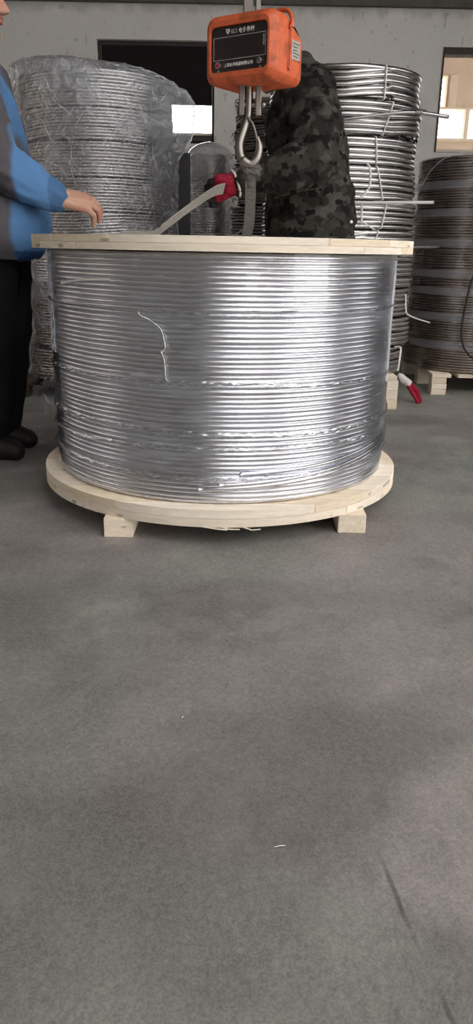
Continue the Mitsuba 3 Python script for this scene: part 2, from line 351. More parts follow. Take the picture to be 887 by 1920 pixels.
# window 1: black board above, bright strip of snow-lit sky, a dark ledge below
w1 = struct('window_1', cat([bx(W1[0], W1[0] + .035, 7.05, 7.12, W1[2], W1[3]), bx(W1[1] - .02, W1[1], 7.05, 7.12, W1[2], W1[3]), bx(W1[0] + .035, W1[1] - .02, 7.05, 7.12, W1[3] - .03, W1[3]),
            bx(W1[0] + .035, W1[1] - .02, 7.03, 7.14, W1[2], 1.695)]), 'mat_dark_frame', 'dark framed window mostly covered by a black board')
add('black_board', bx(W1[0] + .036, W1[1] - .021, 7.055, 7.075, 1.925, W1[3] - .031), 'mat_black_board', w1, label='black board covering the upper part of the window')
add('pane', bx(W1[0] + .036, W1[1] - .021, 7.10, 7.106, 1.716, 1.924), 'mat_pane', w1)
add('ledge_strip', bx(W1[0] + .03, W1[1] - .02, 7.0, 7.03, 1.650, 1.672), 'mat_grey_sheet', w1)
add('sill_rail', bx(W1[0] + .036, W1[1] - .021, 7.06, 7.12, 1.696, 1.715), 'mat_annex_trim', w1)
# window 2: opening into a beige room that has its own windows
w2 = struct('window_2', cat([bx(W2[0], W2[0] + .010, 6.985, 7.1, W2[2], W2[3]), bx(W2[1] - .02, W2[1], 6.985, 7.1, W2[2], W2[3]), bx(W2[0] + .010, W2[1] - .02, 6.985, 7.1, W2[3] - .05, W2[3])]),
            'mat_dark_frame', 'dark framed window looking into a beige room')
add('pane', bx(W2[0] + .023, W2[1] - .021, 7.05, 7.056, W2[2] + .021, W2[3] - .051), 'mat_pane', w2)
add('sill', bx(W2[0] + .010, W2[1] - .02, 6.985, 7.1, W2[2], W2[2] + .02), 'mat_annex_trim', w2)
AX0, AX1, AY1 = 1.15, 5.2, 9.6
struct('wall_annex_far', wall_with_holes('x', AY1, AY1 + .15, AX0, AX1, 0, 3.6, [(2.10, 2.475, 2.03, 2.325), (2.525, 3.1, 2.03, 2.325), (2.17, 2.255, 2.35, 2.66), (3.3, 4.8, 1.0, 3.0)]), 'mat_annex', 'beige far wall of the next room with small bright windows')
struct('wall_annex_left', bx(AX0 - .1, AX0, HY1 + .22, AY1 + .15, 0, 3.6), 'mat_annex', 'beige side wall of the next room')
struct('wall_annex_right', wall_with_holes('y', AX1, AX1 + .1, HY1 + .22, AY1 + .15, 0, 3.6, [(7.6, 9.3, 0.8, 3.0)]), 'mat_annex', 'beige side wall of the next room with an added opening for light')  # unseen opening added to light the next room
struct('ceiling_annex', bx(AX0 - .1, AX1 + .1, HY1 + .22, AY1 + .15, 3.6, 3.7), 'mat_annex', 'beige ceiling of the next room')
struct('window_9', cat([bx(2.275, 2.36, AY1 - .03, AY1, 2.33, 2.66), bx(2.478, 2.522, AY1 - .03, AY1 + .02, 2.03, 2.325), bx(2.05, 3.2, AY1 - .03, AY1, 2.326, 2.345), bx(2.05, 3.2, AY1 - .04, AY1, 2.0, 2.028)]),
       'mat_annex_trim', 'pale timber casing round the small bright windows of the next room')
# unseen beige building added to block sky and dim the left windows
single('added_building', cat([bx(-9, -7.2, -3, 12, 0, 3.4)]), 'mat_concrete_out', 'unseen beige building added outside the left side windows to dim them', 'building')
struct('ground', bx(-40, 40, -40, 50, -0.35, -0.16), 'mat_snow', 'pale snowy ground outside the workshop')

# ------------------------------------------------------------------ coils
def winding(cx, cy, R, z0, z1, turns, r, seg=120, n=6, seed=0, jr=0.0, jz=0.0, fr=1.0, phase=0.0, tj=0.0):
    N = int(turns * seg) + 1
    u = np.linspace(0, turns, N); a = 2 * np.pi * u + phase
    # a level winding that steps over at one angle, with smooth irregularities
    w = u - np.floor(u); step = np.floor(u) + np.clip((w - 0.9) / 0.1, 0, 1)
    z = z0 + r + (z1 - z0 - 2 * r) * step / max(turns - 1, 1)
    k = np.floor(u)
    q = np.stack([np.cos(a) * fr * 1.3, np.sin(a) * fr * 1.3, u * 0.9 + k * 3.1], -1)
    RR = R - r + jr * 2 * (meshkit.noise(q + 11, seed) - 0.5)
    tr_ = np.random.default_rng(seed + 900).uniform(-1, 1, int(turns) + 3) ** 3 * tj
    RR = RR + np.interp(step, np.arange(len(tr_)), tr_)
    z = z + jz * 2 * (meshkit.noise(q + 31, seed + 3) - 0.5)
    z = np.clip(z, z0 + r, z1 - r)
    return tube(np.stack([cx + RR * np.cos(a), cy + RR * np.sin(a), z], -1), r, n)

def tie_loop(cx, cy, R, Ri, z0, z1, ang, w=0.008, lean=0.0):
    """white strip wound round the bundle's cross-section"""
    rr = [(R, z0), (R + .003, (z0 + z1) / 2), (R, z1), (R - .02, z1 + .004), (Ri + .02, z1 + .004), (Ri, z1), (Ri, z0), (Ri + .02, z0 - .002), (R - .02, z0 - .002)]
    pts = []
    for q, (r_, z_) in enumerate(rr):
        a = ang + lean * ((z_ - z0) / (z1 - z0) - 0.5) if r_ > (R + Ri) / 2 else ang
        pts.append([cx + r_ * math.cos(a), cy + r_ * math.sin(a), z_])
    p = np.array(pts + [pts[0]])
    dense = np.vstack([np.linspace(p[i], p[i + 1], 4, endpoint=False) for i in range(len(p) - 1)])
    return tube(dense, w / 2, 5, closed=True)

# ------------------------------------------------------------------ the main drum
DX, DY, DR = -0.06, 2.674, 0.614
ZB0, ZB1, ZT0, ZT1 = 0.060, 0.112, 0.809, 0.848
RC = 0.563
drum = thing('wire_drum', 'large wooden flanged drum wound with shiny aluminium tube under clear stretch film', 'cable drum')
def flange(name, z0, z1, hole):
    fl = drum + '__' + name
    h = (z1 - z0) / 2
    shape = Point(DX, DY).buffer(DR, quad_segs=48)
    if hole: shape = shape.difference(Point(DX, DY).buffer(hole, quad_segs=12))
    for layer, (axis, widths) in enumerate((('x', 0.155), ('x', 0.155))):
        lo = (DY if axis == 'x' else DX) - DR - 0.01 - 0.07 * layer
        for k in range(9):
            a0, a1 = lo + k * widths + 0.0008, lo + (k + 1) * widths - 0.0008
            strip = sbox(DX - 1, a0, DX + 1, a1) if axis == 'x' else sbox(a0, DY - 1, a1, DY + 1)
            piece = shape.intersection(strip)
            piece = piece.buffer(-0.0012).buffer(0.0) if not piece.is_empty else piece
            for g in getattr(piece, 'geoms', [piece]):
                if g.is_empty or g.area < 1e-4: continue
                m = trimesh.creation.extrude_polygon(g, h - 0.0006, engine='earcut')
                m.apply_translation([0, 0, z0 + layer * h + 0.0003 + rng.uniform(-.0002, .0002)])
                mats = ('mat_wood_0', 'mat_wood_1', 'mat_wood_2') if axis == 'x' else ('mat_wood_3', 'mat_wood_4')
                add('board', m, mats[(k * 7 + layer) % len(mats)], fl)
flange('bottom_flange', ZB0, ZB1, 0)
flange('top_flange', ZT0, ZT1, 0.10)
core = trimesh.creation.annulus(0.30, 0.32, ZT0 - ZB1 - .002, sections=64); core.apply_translation([DX, DY, (ZT0 + ZB1) / 2])
add('core', core, 'mat_core', drum, smooth=30)
# the tube: 48 turns, one continuous length
add('tube_winding', winding(DX, DY, RC, ZB1 + .001, ZT0 - .003, 50, 0.0092, seg=160, n=14, seed=3, jr=0.0014, jz=0.0012, phase=2.0, tj=.0042), 'mat_alu', drum, smooth=True)
add('inner_winding', winding(DX, DY, RC - .0135, ZB1 + .008, ZT0 - .02, 48, 0.0070, seg=72, n=5, seed=5), 'mat_alu', drum, smooth=True)
# a few turns that ran askew over the others near the bottom, and a tube end
def arc(a0, a1, z0, z1, R, n=60, bow=0.0):
    a = np.linspace(math.radians(a0), math.radians(a1), n); s_ = np.linspace(0, 1, n)
    return np.stack([DX + R * np.cos(a), DY + R * np.sin(a), z0 + (z1 - z0) * s_ + bow * np.sin(np.pi * s_)], -1)
for k, (za, zb) in enumerate(((.158, .232), (.172, .246), (.205, .262))):
    add('crossing_turn', tube(arc(-95 + 6 * k, -8, za, zb, RC + .003, bow=-.008), 0.0070, 8), 'mat_alu', drum, smooth=True)
add('tube_end', tube(arc(-146, -122, .712, .731, RC + .003, bow=.004), 0.0036, 8), 'mat_white_tie', drum, smooth=True, label='loose end of the tube across the turns with its highlight painted white')  # white material stands in for the highlight along the tube
# stretch film round the winding
def film_cyl(cx, cy, z0, z1, rfun, na, nz):
    a = np.linspace(0, 2 * np.pi, na, endpoint=False); z = np.linspace(z0, z1, nz)
    A, Z = np.meshgrid(a, z); R = rfun(A, Z)
    v = np.stack([cx + R * np.cos(A), cy + R * np.sin(A), Z], -1).reshape(-1, 3)
    i, j = np.meshgrid(np.arange(nz - 1), np.arange(na), indexing='ij'); j2 = (j + 1) % na
    q = np.stack([i * na + j, i * na + j2, (i + 1) * na + j2, (i + 1) * na + j], -1).reshape(-1, 4)
    return trimesh.Trimesh(v, np.vstack([q[:, [0, 1, 2]], q[:, [0, 2, 3]]]), process=False)
def drum_film(A, Z):
    q = np.stack([np.cos(A) * RC, np.sin(A) * RC, Z], -1)
    r = RC + .0035 + .0012 * (meshkit.noise(q * [22, 22, 70], 1) - .5)
    for zc, w_, am in ((.322, .011, .0060), (.268, .010, .0060), (.190, .010, .005), (.46, .006, .003), (.655, .005, .0026)):
        band = np.exp(-((Z - zc - .010 * np.sin(A * 2 + zc * 40)) / w_) ** 2)
        r = r + band * (.003 + am * (meshkit.noise(q * [55, 55, 110], 7) - .5))
    side = np.exp(-((np.cos(A + np.pi) - 1) / .05) ** 2)
    r = r + side * .006 * (meshkit.noise(q * [90, 90, 60], 9) - .4)
    return r
add('stretch_film', film_cyl(DX, DY, ZB1 + .012, ZT0 - .001, drum_film, 460, 240), 'mat_film_drum', drum, smooth=True, label='clear stretch film wrapped round the winding')
for kb_, (zc, hw, am) in enumerate(((.322, .008, .0050), (.272, .007, .0045), (.196, .008, .0050), (.458, .007, .0045), (.655, .005, .0030))):
    def fold(A, Z, zc=zc, hw=hw, am=am, kb_=kb_):
        q = np.stack([np.cos(A) * RC, np.sin(A) * RC, Z], -1)
        t_ = (Z - zc) / hw
        return RC + .0062 + .0035 * np.cos(t_ * 1.5) + am * 1.25 * (meshkit.noise(q * [48, 48, 170], 60 + kb_) - .5) + am * .9 * (meshkit.noise(q * [110, 110, 240], 70 + kb_) - .5)
    fm = film_cyl(DX, DY, zc - hw, zc + hw, fold, 560, 9)
    v = np.array(fm.vertices); an = np.arctan2(v[:, 1] - DY, v[:, 0] - DX)
    v[:, 2] += .007 * np.sin(an * 2 + zc * 40) + .005 * (meshkit.noise(np.stack([np.cos(an) * 4, np.sin(an) * 4, an * 0 + kb_], -1), 5) - .5)
    fm.vertices = v
    add('film_fold', fm, 'mat_film_fold', drum, smooth=True, label='bunched shiny fold of the stretch film running round the winding')
# raised creases of the film
def on_drum(pts, r, dR=.006):
    """pts: (angle in degrees, z)"""
    p = spline(pts, 10); a = np.radians(p[:, 0]); j = .0016 * (rng.random(len(a)) - .5)
    return tube(np.stack([DX + (RC + dR + j) * np.cos(a), DY + (RC + dR + j) * np.sin(a), p[:, 1]], -1), r * (0.5 + rng.random(len(a))), 5)
add('film_crease', on_drum([(-112.5, .652), (-112, .642), (-109, .630), (-106, .610), (-105, .585), (-104.6, .556), (-105.8, .545), (-105.6, .545), (-104.8, .52), (-104.5, .475), (-103.6, .462)], .0011), 'mat_white_tie', drum, smooth=True, label='white crease in the stretch film')
add('film_edge', ribbon(np.stack([DX + (RC + .006) * np.cos(np.radians(-19 + .5 * np.sin(np.linspace(0, 9, 40)))), DY + (RC + .006) * np.sin(np.radians(-19 + .5 * np.sin(np.linspace(0, 9, 40)))), np.linspace(.79, .42, 40)], -1), [0.33, 0.94, 0], .026, .003), 'mat_film_edge', drum, label='whitish strip on the stretch film edge standing in for its highlight')  # pale strip stands in for the highlight along the film edge
fe = []
for k in range(3):
    zz = np.linspace(.80, .50, 34); aa = np.radians(-163 + 3.5 * k + 1.6 * smoothnoise1(zz * 45, 20 + k))
    fe.append(tube(np.stack([DX + (RC + .006 + .005 * smoothnoise1(zz * 60, 40 + k)) * np.cos(aa), DY + (RC + .006) * np.sin(aa), zz], -1), .0030 * (0.4 + rng.random(34)), 5))
add('film_gather', cat(fe), 'mat_film_edge', drum, smooth=True, label='gathered wrinkles at the edge of the stretch film')
flap = []
U, V = np.meshgrid(np.linspace(0, 1, 14), np.linspace(0, 1, 18))
px = DX - RC - .004 - .05 * np.sin(V * 2.6) * U; py = DY + .02 - .16 * U * V + .03 * V; pz = .45 - .15 * V - .03 * U * V
px += .014 * (meshkit.noise(np.stack([U * 6, V * 7, U * 0], -1), 3) - .5); py += .012 * (meshkit.noise(np.stack([U * 6, V * 7, U * 0 + 5], -1), 4) - .5)
def grid_mesh(x, y, z, th=0.0):
    h, w = x.shape; v = np.stack([x, y, z], -1).reshape(-1, 3)
    i, j = np.meshgrid(np.arange(h - 1), np.arange(w - 1), indexing='ij')
    q = np.stack([i * w + j, i * w + j + 1, (i + 1) * w + j + 1, (i + 1) * w + j], -1).reshape(-1, 4)
    return trimesh.Trimesh(v, np.vstack([q[:, [0, 1, 2]], q[:, [0, 2, 3]]]), process=False)
add('film_flap', grid_mesh(px, py, pz), 'mat_film_crumpled', drum, smooth=True, label='loose flap of film hanging off the winding')
# skids
for x0, y0 in ((-.392, 2.124), (.310, 2.197)):
    add('skid', bx(x0, x0 + .085, y0, y0 + .98, 0.0, ZB0, .002), 'mat_wood_4', drum, label='pale timber skid under the drum')
# splinters of the board at the front
for k, (x0, l_, t_) in enumerate(((-.10, .075, .004), (-.045, .055, .005), (.02, .05, .003))):
    m = ribbon([[x0, DY - DR + .002, ZB0 + .003], [x0 + l_ * .5, DY - DR - .004, ZB0 - .001 - .001 * k], [x0 + l_, DY - DR - .010, ZB0 - .002 + .002 * k]], [0, .3, 1], .004, t_ * .5)
    add('splinter', m, 'mat_wood_1', drum)

# ------------------------------------------------------------------ stacks of coils behind
ORD = ['topmost', 'second', 'third', 'fourth', 'fifth', 'sixth', 'seventh', 'eighth', 'ninth', 'tenth']
def pallet(cx, cy, wx, wy, zt, label, nb=3, dark=False):
    t = thing('pallet', label, 'pallet')
    for k in range(6):
        x0 = cx - wx / 2 + k * (wx - .12) / 5
        add('deck_board', bx(x0, x0 + .115, cy - wy / 2, cy + wy / 2, zt - .022, zt, .002), 'mat_wood_shaded' if dark else ('mat_wood_3', 'mat_wood_4')[k % 2], t)
    for k in range(nb):
        y0 = cy - wy / 2 + k * (wy - .09) / (nb - 1)
        for j in range(3):
            x0 = cx - wx / 2 + j * (wx - .09) / 2
            for q in range(3):
                h = (zt - .0225) / 3
                o = rng.uniform(-.004, .004)
                add('block_layer', bx(x0 + o, x0 + .09 + o, y0 + o * .5, y0 + .09 + o * .5, q * h + .0003, (q + 1) * h - .0003, .002), 'mat_wood_shaded' if dark else 'mat_wood_%d' % ((q + j) % 3), t)
    return t

# bright tied stack right of the camouflage worker
SX, SY = 0.52, 4.47
bounds = [1.655, 1.498, 1.346, 1.214, 1.052, .918, .793, .634, .486, .333, .182]
radii = [.385, .402, .392, .400, .412, .415, .425, .418, .428, .412]
turns = [6, 6, 5, 6, 6, 5, 6, 6, 6, 6]
pallet(.428, SY + .09, .86, .84, .180, 'pale timber pallet under the bright tied coil stack')
for k in range(10):
    z1, z0 = bounds[k] - .003, bounds[k + 1] + .003
    t = thing('tube_coil', ('%s coil from the top of the bright tied stack beside the camouflage worker' % ORD[k]) if k else 'topmost coil of the bright tied stack beside the camouflage worker', 'wire coil', 'coils of the bright tied stack')
    r = (z1 - z0) / turns[k] / 2 * 0.97
    ox, oy = rng.uniform(-.008, .008, 2)
    add('tube', cat([winding(SX + ox, SY + oy, radii[k], z0, z1, turns[k], r, seg=100, n=8, seed=50 + k, jr=.008, jz=.0055, phase=rng.uniform(0, 6)),
                     winding(SX + ox, SY + oy, radii[k] - 2.1 * r, z0 + r * .6, z1 - r * .3, turns[k] - .4, r, seg=72, n=6, seed=80 + k, jr=.004, jz=.003, phase=rng.uniform(0, 6))]), 'mat_alu_stack', t, smooth=True)
    for a in (-67 + 4 * math.sin(k * 2.1), 20, 110, 200):
        add('tie', tie_loop(SX + ox, SY + oy, radii[k] + .004, radii[k] - 4.2 * r, z0 + .004, z1 - .004, math.radians(a), lean=.12 * math.sin(k * 1.7)), 'mat_white_tie', t, smooth=True, label='white binding tie')
    base = t
    if k == 1:
        add('loose_end', tube(spline([[.20, 4.12, 1.375], [.45, 4.05, 1.40], [.66, 4.02, 1.425], [.80, 4.0, 1.432], [.955, 3.98, 1.413]], 12), .0085, 8), 'mat_alu_stack', t, smooth=True, label='tube end sticking out')
        add('clip', cat([bx(.80, .835, 3.985, 4.01, 1.425, 1.440, .002), tube([[.80, 4.0, 1.447], [.85, 3.99, 1.437]], .006, 6)]), 'mat_steel_dark', t)
    if k == 4:
        add('loose_end', tube(spline([[.30, 4.10, 1.035], [.46, 4.03, 1.036], [.72, 3.95, 1.037], [.905, 3.90, 1.038]], 10), .0075, 8), 'mat_white_tie', t, smooth=True, label='straight pale tube end sticking out')
        add('tie_tail', tube(spline([[.585, 4.035, 1.03], [.588, 4.03, .955], [.585, 4.03, .945]], 6), .005, 6), 'mat_white_tie', t, smooth=True)
        add('tie_tail', tube(spline([[.588, 4.03, .955], [.62, 4.03, .935], [.655, 4.03, .915]], 6), .004, 6), 'mat_white_tie', t, smooth=True)
    if k == 3:
        add('tie_tail', tube(spline([[.60, 4.05, 1.215], [.615, 4.045, 1.19], [.618, 4.04, 1.12], [.600, 4.035, 1.085], [.575, 4.04, 1.06]], 8), .006, 6), 'mat_white_tie', t, smooth=True, label='white tie with a knot')
    if k == 6:
        add('loose_end', tube(spline([[.55, 4.06, .800], [.72, 4.0, .83], [.85, 3.95, .838], [.95, 3.91, .841]], 8), .006, 8), 'mat_alu_stack', t, smooth=True, label='tube end sticking out')
    if k == 7:
        add('tie_tail', tube(spline([[.88, 4.24, .60], [.885, 4.23, .53], [.895, 4.22, .50], [.94, 4.19, .48], [1.005, 4.16, .463]], 8), .004, 6), 'mat_white_tie', t, smooth=True)
    if k == 9:
        add('tie_tail', tube(spline([[.84, 4.22, .328], [.862, 4.20, .330], [.868, 4.19, .31], [.858, 4.17, .205]], 8), .005, 6), 'mat_white_tie', t, smooth=True, label='white tie hooked over the lowest coil')

# dark film-wrapped stack at the right edge
KX, KY, KR = 1.53, 5.06, .455
pallet(KX + .08, KY, .90, .88, .125, 'pale timber pallet under the dark film-wrapped coil stack')
kb = [1.335, 1.180, 1.030, .870, .697, .600, .450, .285, .128]
for k in range(8):
    z1, z0 = kb[k] - .002, kb[k + 1] + .002
    t = thing('tube_coil', '%s coil from the top of the dark film-wrapped stack beside the bright tied stack' % ORD[k] if k else 'topmost coil of the dark film-wrapped stack beside the bright tied stack', 'wire coil', 'coils of the dark wrapped stack')
    nT = max(5, int((z1 - z0) / .0145)); r = (z1 - z0) / nT / 2
    add('tube', winding(KX, KY, KR + .012 * (k == 7) - .004 * (k % 2), z0, z1, nT, r, seg=90, n=6, seed=150 + k, jr=.003, jz=.0015, phase=rng.uniform(0, 6)), 'mat_alu_shaded', t, smooth=True)
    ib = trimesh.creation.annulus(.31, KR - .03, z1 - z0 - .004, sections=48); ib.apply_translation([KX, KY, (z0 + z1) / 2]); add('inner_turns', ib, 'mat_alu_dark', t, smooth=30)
def k_film(A, Z):
    q = np.stack([np.cos(A), np.sin(A), Z * 2], -1)
    return KR + .012 + .006 * (meshkit.noise(q * [7, 7, 9], 4) - .5) + .004 * (meshkit.noise(q * [28, 28, 25], 6) - .5)
kf = thing('stretch_wrap', 'clear stretch film wrapped round the dark coil stack in overlapping bands', 'plastic wrap')
add('sheet', film_cyl(KX, KY, .13, 1.345, k_film, 180, 90), 'mat_film', kf, smooth=True)
for zb in (1.185, 1.035, .872, .700, .602, .455, .29):
    add('overlap_band', film_cyl(KX, KY, zb - .024, zb + .018, lambda A, Z: KR + .0175 + .003 * (meshkit.noise(np.stack([np.cos(A) * 9, np.sin(A) * 9, Z * 40], -1), 8) - .5), 140, 5), 'mat_film_band', kf, smooth=True, label='milky overlap band of the film')
add('film_tail', tube(spline([[1.02, 4.75, 1.16], [1.05, 4.70, 1.24], [1.12, 4.66, 1.31], [1.22, 4.63, 1.335]], 8), .0035, 5), 'mat_film_crumpled', kf, smooth=True)
single('black_cable', tube(spline([[1.50, 4.40, 1.05], [1.33, 4.33, .86], [1.244, 4.3, .692], [1.222, 4.3, .55], [1.214, 4.3, .43], [1.225, 4.3, .355], [1.254, 4.3, .30], [1.32, 4.3, .25], [1.45, 4.34, .24], [1.6, 4.4, .27]], 12), .0055, 8), 'mat_cable', 'thin black cable looping down in front of the dark wrapped stack', 'cable', smooth=True)

# film-wrapped stack behind the blue-jacketed worker
LX, LY, LR = -.815, 4.74, .415
pallet(LX, LY, .92, .88, .085, 'timber pallet coloured dark for shade under the crumpled film-wrapped stack', dark=True)
lb = [1.66, 1.485, 1.33, 1.155, .985, .80, .615, .43, .255, .088]
for k in range(9):
    z1, z0 = lb[k] - .002, lb[k + 1] + .002
    t = thing('tube_coil', '%s coil from the top of the crumpled film-wrapped stack behind the blue-jacketed worker' % ORD[k] if k else 'topmost coil of the crumpled film-wrapped stack behind the blue-jacketed worker', 'wire coil', 'coils of the crumpled film-wrapped stack')
    nT = max(5, int((z1 - z0) / .0150)); r = (z1 - z0) / nT / 2
    rr = LR + .006 * math.sin(k * 2.3) + (.03 if k == 8 else 0)
    add('tube', winding(LX, LY, rr, z0, z1, nT, r, seg=90, n=6, seed=250 + k, jr=.003, jz=.0015, phase=rng.uniform(0, 6)), 'mat_alu_left' if k < 6 else 'mat_alu_shaded', t, smooth=True)  # lower coils take the shaded copy of the metal
    ib = trimesh.creation.annulus(.29, LR - .03, z1 - z0 - .004, sections=48); ib.apply_translation([LX, LY, (z0 + z1) / 2]); add('inner_turns', ib, 'mat_alu_dark', t, smooth=30)
def l_film(A, Z):
    q = np.stack([np.cos(A), np.sin(A), Z * 2.2], -1)
    up = np.clip((Z - .9) / .7, 0, 1)
    r = LR + .022 + .05 * (Z < .16) * (1 - Z / .16)
    r = r + (.012 + .022 * up) * (meshkit.fbm(q * 4.2, 4, 14) - .45) + .005 * (meshkit.noise(q * [24, 24, 10], 16) - .5) + .014 * up * (1 - 2 * np.abs(meshkit.noise(q * [8, 8, 6], 18) - .5)) ** 3 + .008 * (1 - 2 * np.abs(meshkit.noise(q * [15, 15, 12] + Z[..., None] * 3, 19) - .5)) ** 3
    # the sheet balloons out on the side towards the hook
    d = np.angle(np.exp(1j * (A - math.radians(-22))))
    r = r + .125 * np.exp(-(d / .50) ** 2) * np.exp(-((Z - 1.475) / .165) ** 4)
    # dome over the top
    return r
lw = thing('stretch_wrap', 'crumpled clear plastic film draped over the coil stack behind the blue-jacketed worker', 'plastic wrap')
def l_mesh():
    na, nz, nt = 360, 220, 26
    a = np.linspace(0, 2 * np.pi, na, endpoint=False)
    z = np.linspace(.089, 1.665, nz); A, Z = np.meshgrid(a, z); R = l_film(A, Z)
    tops = []
    for k in range(1, nt + 1):
        s_ = k / nt
        Rt = R[-1] * math.cos(s_ * math.pi / 2) ** .7
        q = np.stack([Rt * np.cos(a), Rt * np.sin(a), np.full(na, s_)], -1)
        Zt = 1.665 + .075 * math.sin(s_ * math.pi / 2) + .020 * (meshkit.fbm(q * 9, 3, 23) - .5) * 2 + .045 * np.cos(a - 2.8) * math.cos(s_ * math.pi / 2)
        tops.append((Rt, Zt))
    R = np.vstack([R] + [t_[0] for t_ in tops]); Z = np.vstack([Z] + [t_[1] for t_ in tops]); A = np.broadcast_to(a, R.shape)
    blend = np.clip((Z - 1.60) / .065, 0, 1) * (np.arange(len(Z))[:, None] < nz)
    Z = Z + .045 * np.cos(A - 2.8) * blend
    v = np.stack([LX + R * np.cos(A), LY + R * np.sin(A), Z], -1).reshape(-1, 3)
    h = len(R); i, j = np.meshgrid(np.arange(h - 1), np.arange(na), indexing='ij'); j2 = (j + 1) % na
    q = np.stack([i * na + j, i * na + j2, (i + 1) * na + j2, (i + 1) * na + j], -1).reshape(-1, 4)
    return trimesh.Trimesh(v, np.vstack([q[:, [0, 1, 2]], q[:, [0, 2, 3]]]), process=False)
add('sheet', l_mesh(), 'mat_film_crumpled', lw, smooth=True)
cr = []
for k in range(26):
    a0 = math.radians(rng.uniform(-165, -20)); z0 = rng.uniform(.95, 1.62); n_ = 14
    d_a, d_z = rng.uniform(-.35, .35), rng.uniform(-.16, .16)
    aa = a0 + d_a * np.linspace(0, 1, n_) + .04 * smoothnoise1(np.linspace(0, 6, n_), 300 + k); zz = z0 + d_z * np.linspace(0, 1, n_) + .02 * smoothnoise1(np.linspace(0, 5, n_), 330 + k)
    rr = l_film(aa[None], zz[None])[0] + .001
    cr.append(tube(np.stack([LX + rr * np.cos(aa), LY + rr * np.sin(aa), zz], -1), .0014 * (np.sin(np.linspace(.15, 3.0, n_)) + .15), 5))
add('creases', cat(cr), 'mat_white_tie', lw, smooth=True, kind='stuff', label='white sharp creases in the film')

# dark sheet beside it
single('dark_panel', bx(-.50, -.335, 5.30, 5.33, 0, 1.38, .004), 'mat_grey_sheet', 'dark grey upright panel standing beside the crumpled film-wrapped stack', 'panel')

# small domed wrapped stack below the boarded window
MX, MY, MR = -.245, 6.2, .155
mb = [1.46, 1.28, 1.10, .92, .70, .47, .24, .02]
for k in range(7):
    z1, z0 = mb[k] - .003, mb[k + 1] + .003
    t = thing('tube_coil', '%s coil from the top of the slim wrapped stack below the boarded window' % ORD[k] if k else 'topmost coil of the slim wrapped stack below the boarded window', 'wire coil', 'coils of the slim wrapped stack')
    nT = int((z1 - z0) / .016); r = (z1 - z0) / nT / 2
    add('tube', winding(MX + .008 * math.sin(k * 3), MY, MR - .012 * (k % 2) + .02 * (k == 3), z0, z1, nT, r, seg=60, n=6, seed=350 + k, jr=.003, phase=rng.uniform(0, 6)), 'mat_alu_stack', t, smooth=True)
def m_film(A, Z):
    q = np.stack([np.cos(A), np.sin(A), Z * 4], -1)
    return (MR + .03 + .02 * (meshkit.fbm(q * 3, 3, 44) - .5)) * np.where(Z > 1.40, np.sqrt(np.clip(1 - ((Z - 1.40) / .15) ** 2, .01, 1)), 1)
ms_ = thing('stretch_wrap', 'whitish plastic film hood over the slim stack below the boarded window', 'plastic wrap')
add('sheet', film_cyl(MX, MY, .92, 1.549, m_film, 90, 60), 'mat_film_crumpled', ms_, smooth=True)

# dark ragged stack behind the hook
QX, QY, QR = .31, 5.55, .36
qb = [1.70, 1.55, 1.40, 1.24, 1.08, .90, .72, .54, .36, .18, .02]
for k in range(10):
    z1, z0 = qb[k] - .006, qb[k + 1] + .006
    t = thing('tube_coil', '%s coil from the top of the dark ragged stack behind the hook' % ORD[k] if k else 'topmost coil of the dark ragged stack behind the hook', 'wire coil', 'coils of the dark ragged stack')
    nT = 9; r = (z1 - z0) / nT / 2 * .95
    ox = .012 * math.sin(k * 2.7)
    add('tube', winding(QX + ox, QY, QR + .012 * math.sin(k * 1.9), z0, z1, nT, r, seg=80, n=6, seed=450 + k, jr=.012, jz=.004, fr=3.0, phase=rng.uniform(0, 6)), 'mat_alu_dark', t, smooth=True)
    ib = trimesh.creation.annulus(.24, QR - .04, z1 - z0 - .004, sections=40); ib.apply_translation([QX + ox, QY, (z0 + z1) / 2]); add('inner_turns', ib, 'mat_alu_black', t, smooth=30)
    for j in range(2):
        a = math.radians(-175 + 30 * rng.random()); zz = rng.uniform(z0, z1)
        p0 = np.array([QX + ox + QR * math.cos(a), QY + QR * math.sin(a), zz])
        if k == 4 and j == 0:
            add('tie', tube(spline([[.046, 5.21, 1.07], [.016, 5.19, 1.004], [.037, 5.18, .958], [-.026, 5.13, .905], [-.099, 5.10, .84]], 8), .006, 6), 'mat_white_tie', t, smooth=True, label='pale tie strand hanging off the coil')
        add('tie', tube(spline([p0, p0 + [-.02, -.01, .015], p0 + [-.035, -.015, .005 * j - .012]], 5), .004, 5), 'mat_alu_black', t, smooth=True)

# red and white glove left by the pallet
gl = thing('work_glove', 'red and white knitted work glove lying against the pallet of the bright tied stack', 'glove')
pl_ = union([hull(((.862, 4.07, .185), .020), ((.905, 4.05, .150), .024)), hull(((.850, 4.07, .195), .016), ((.875, 4.06, .16), .018))])
GS = trimesh.transformations.scale_matrix(1.075, [0, 0, EYE]) @ trimesh.transformations.scale_matrix(.84, [.85, 4.10, .20])
add('palm', wrinkle(soft(pl_, .006, 6), .004, 60, 3).apply_transform(GS), 'mat_glove_white', gl, smooth=True, label='white knitted back of the glove')
for k, (dx, dz) in enumerate(((.0, .0), (.012, -.010), (.018, .008), (-.012, -.006))):
    f_ = union([hull(((.905 + dx * .4, 4.046, .148 + dz), .013), ((.945 + dx, 4.035 - .006 * k, .095 + dz), .012)), hull(((.945 + dx, 4.035 - .006 * k, .095 + dz), .012), ((.975 + dx * .6, 4.03 - .006 * k, .052 + dz * .5 - .01), .011))])
    add('finger', soft(f_, .006, 5).apply_transform(GS), 'mat_glove_red', gl, smooth=True, label='red coated finger')

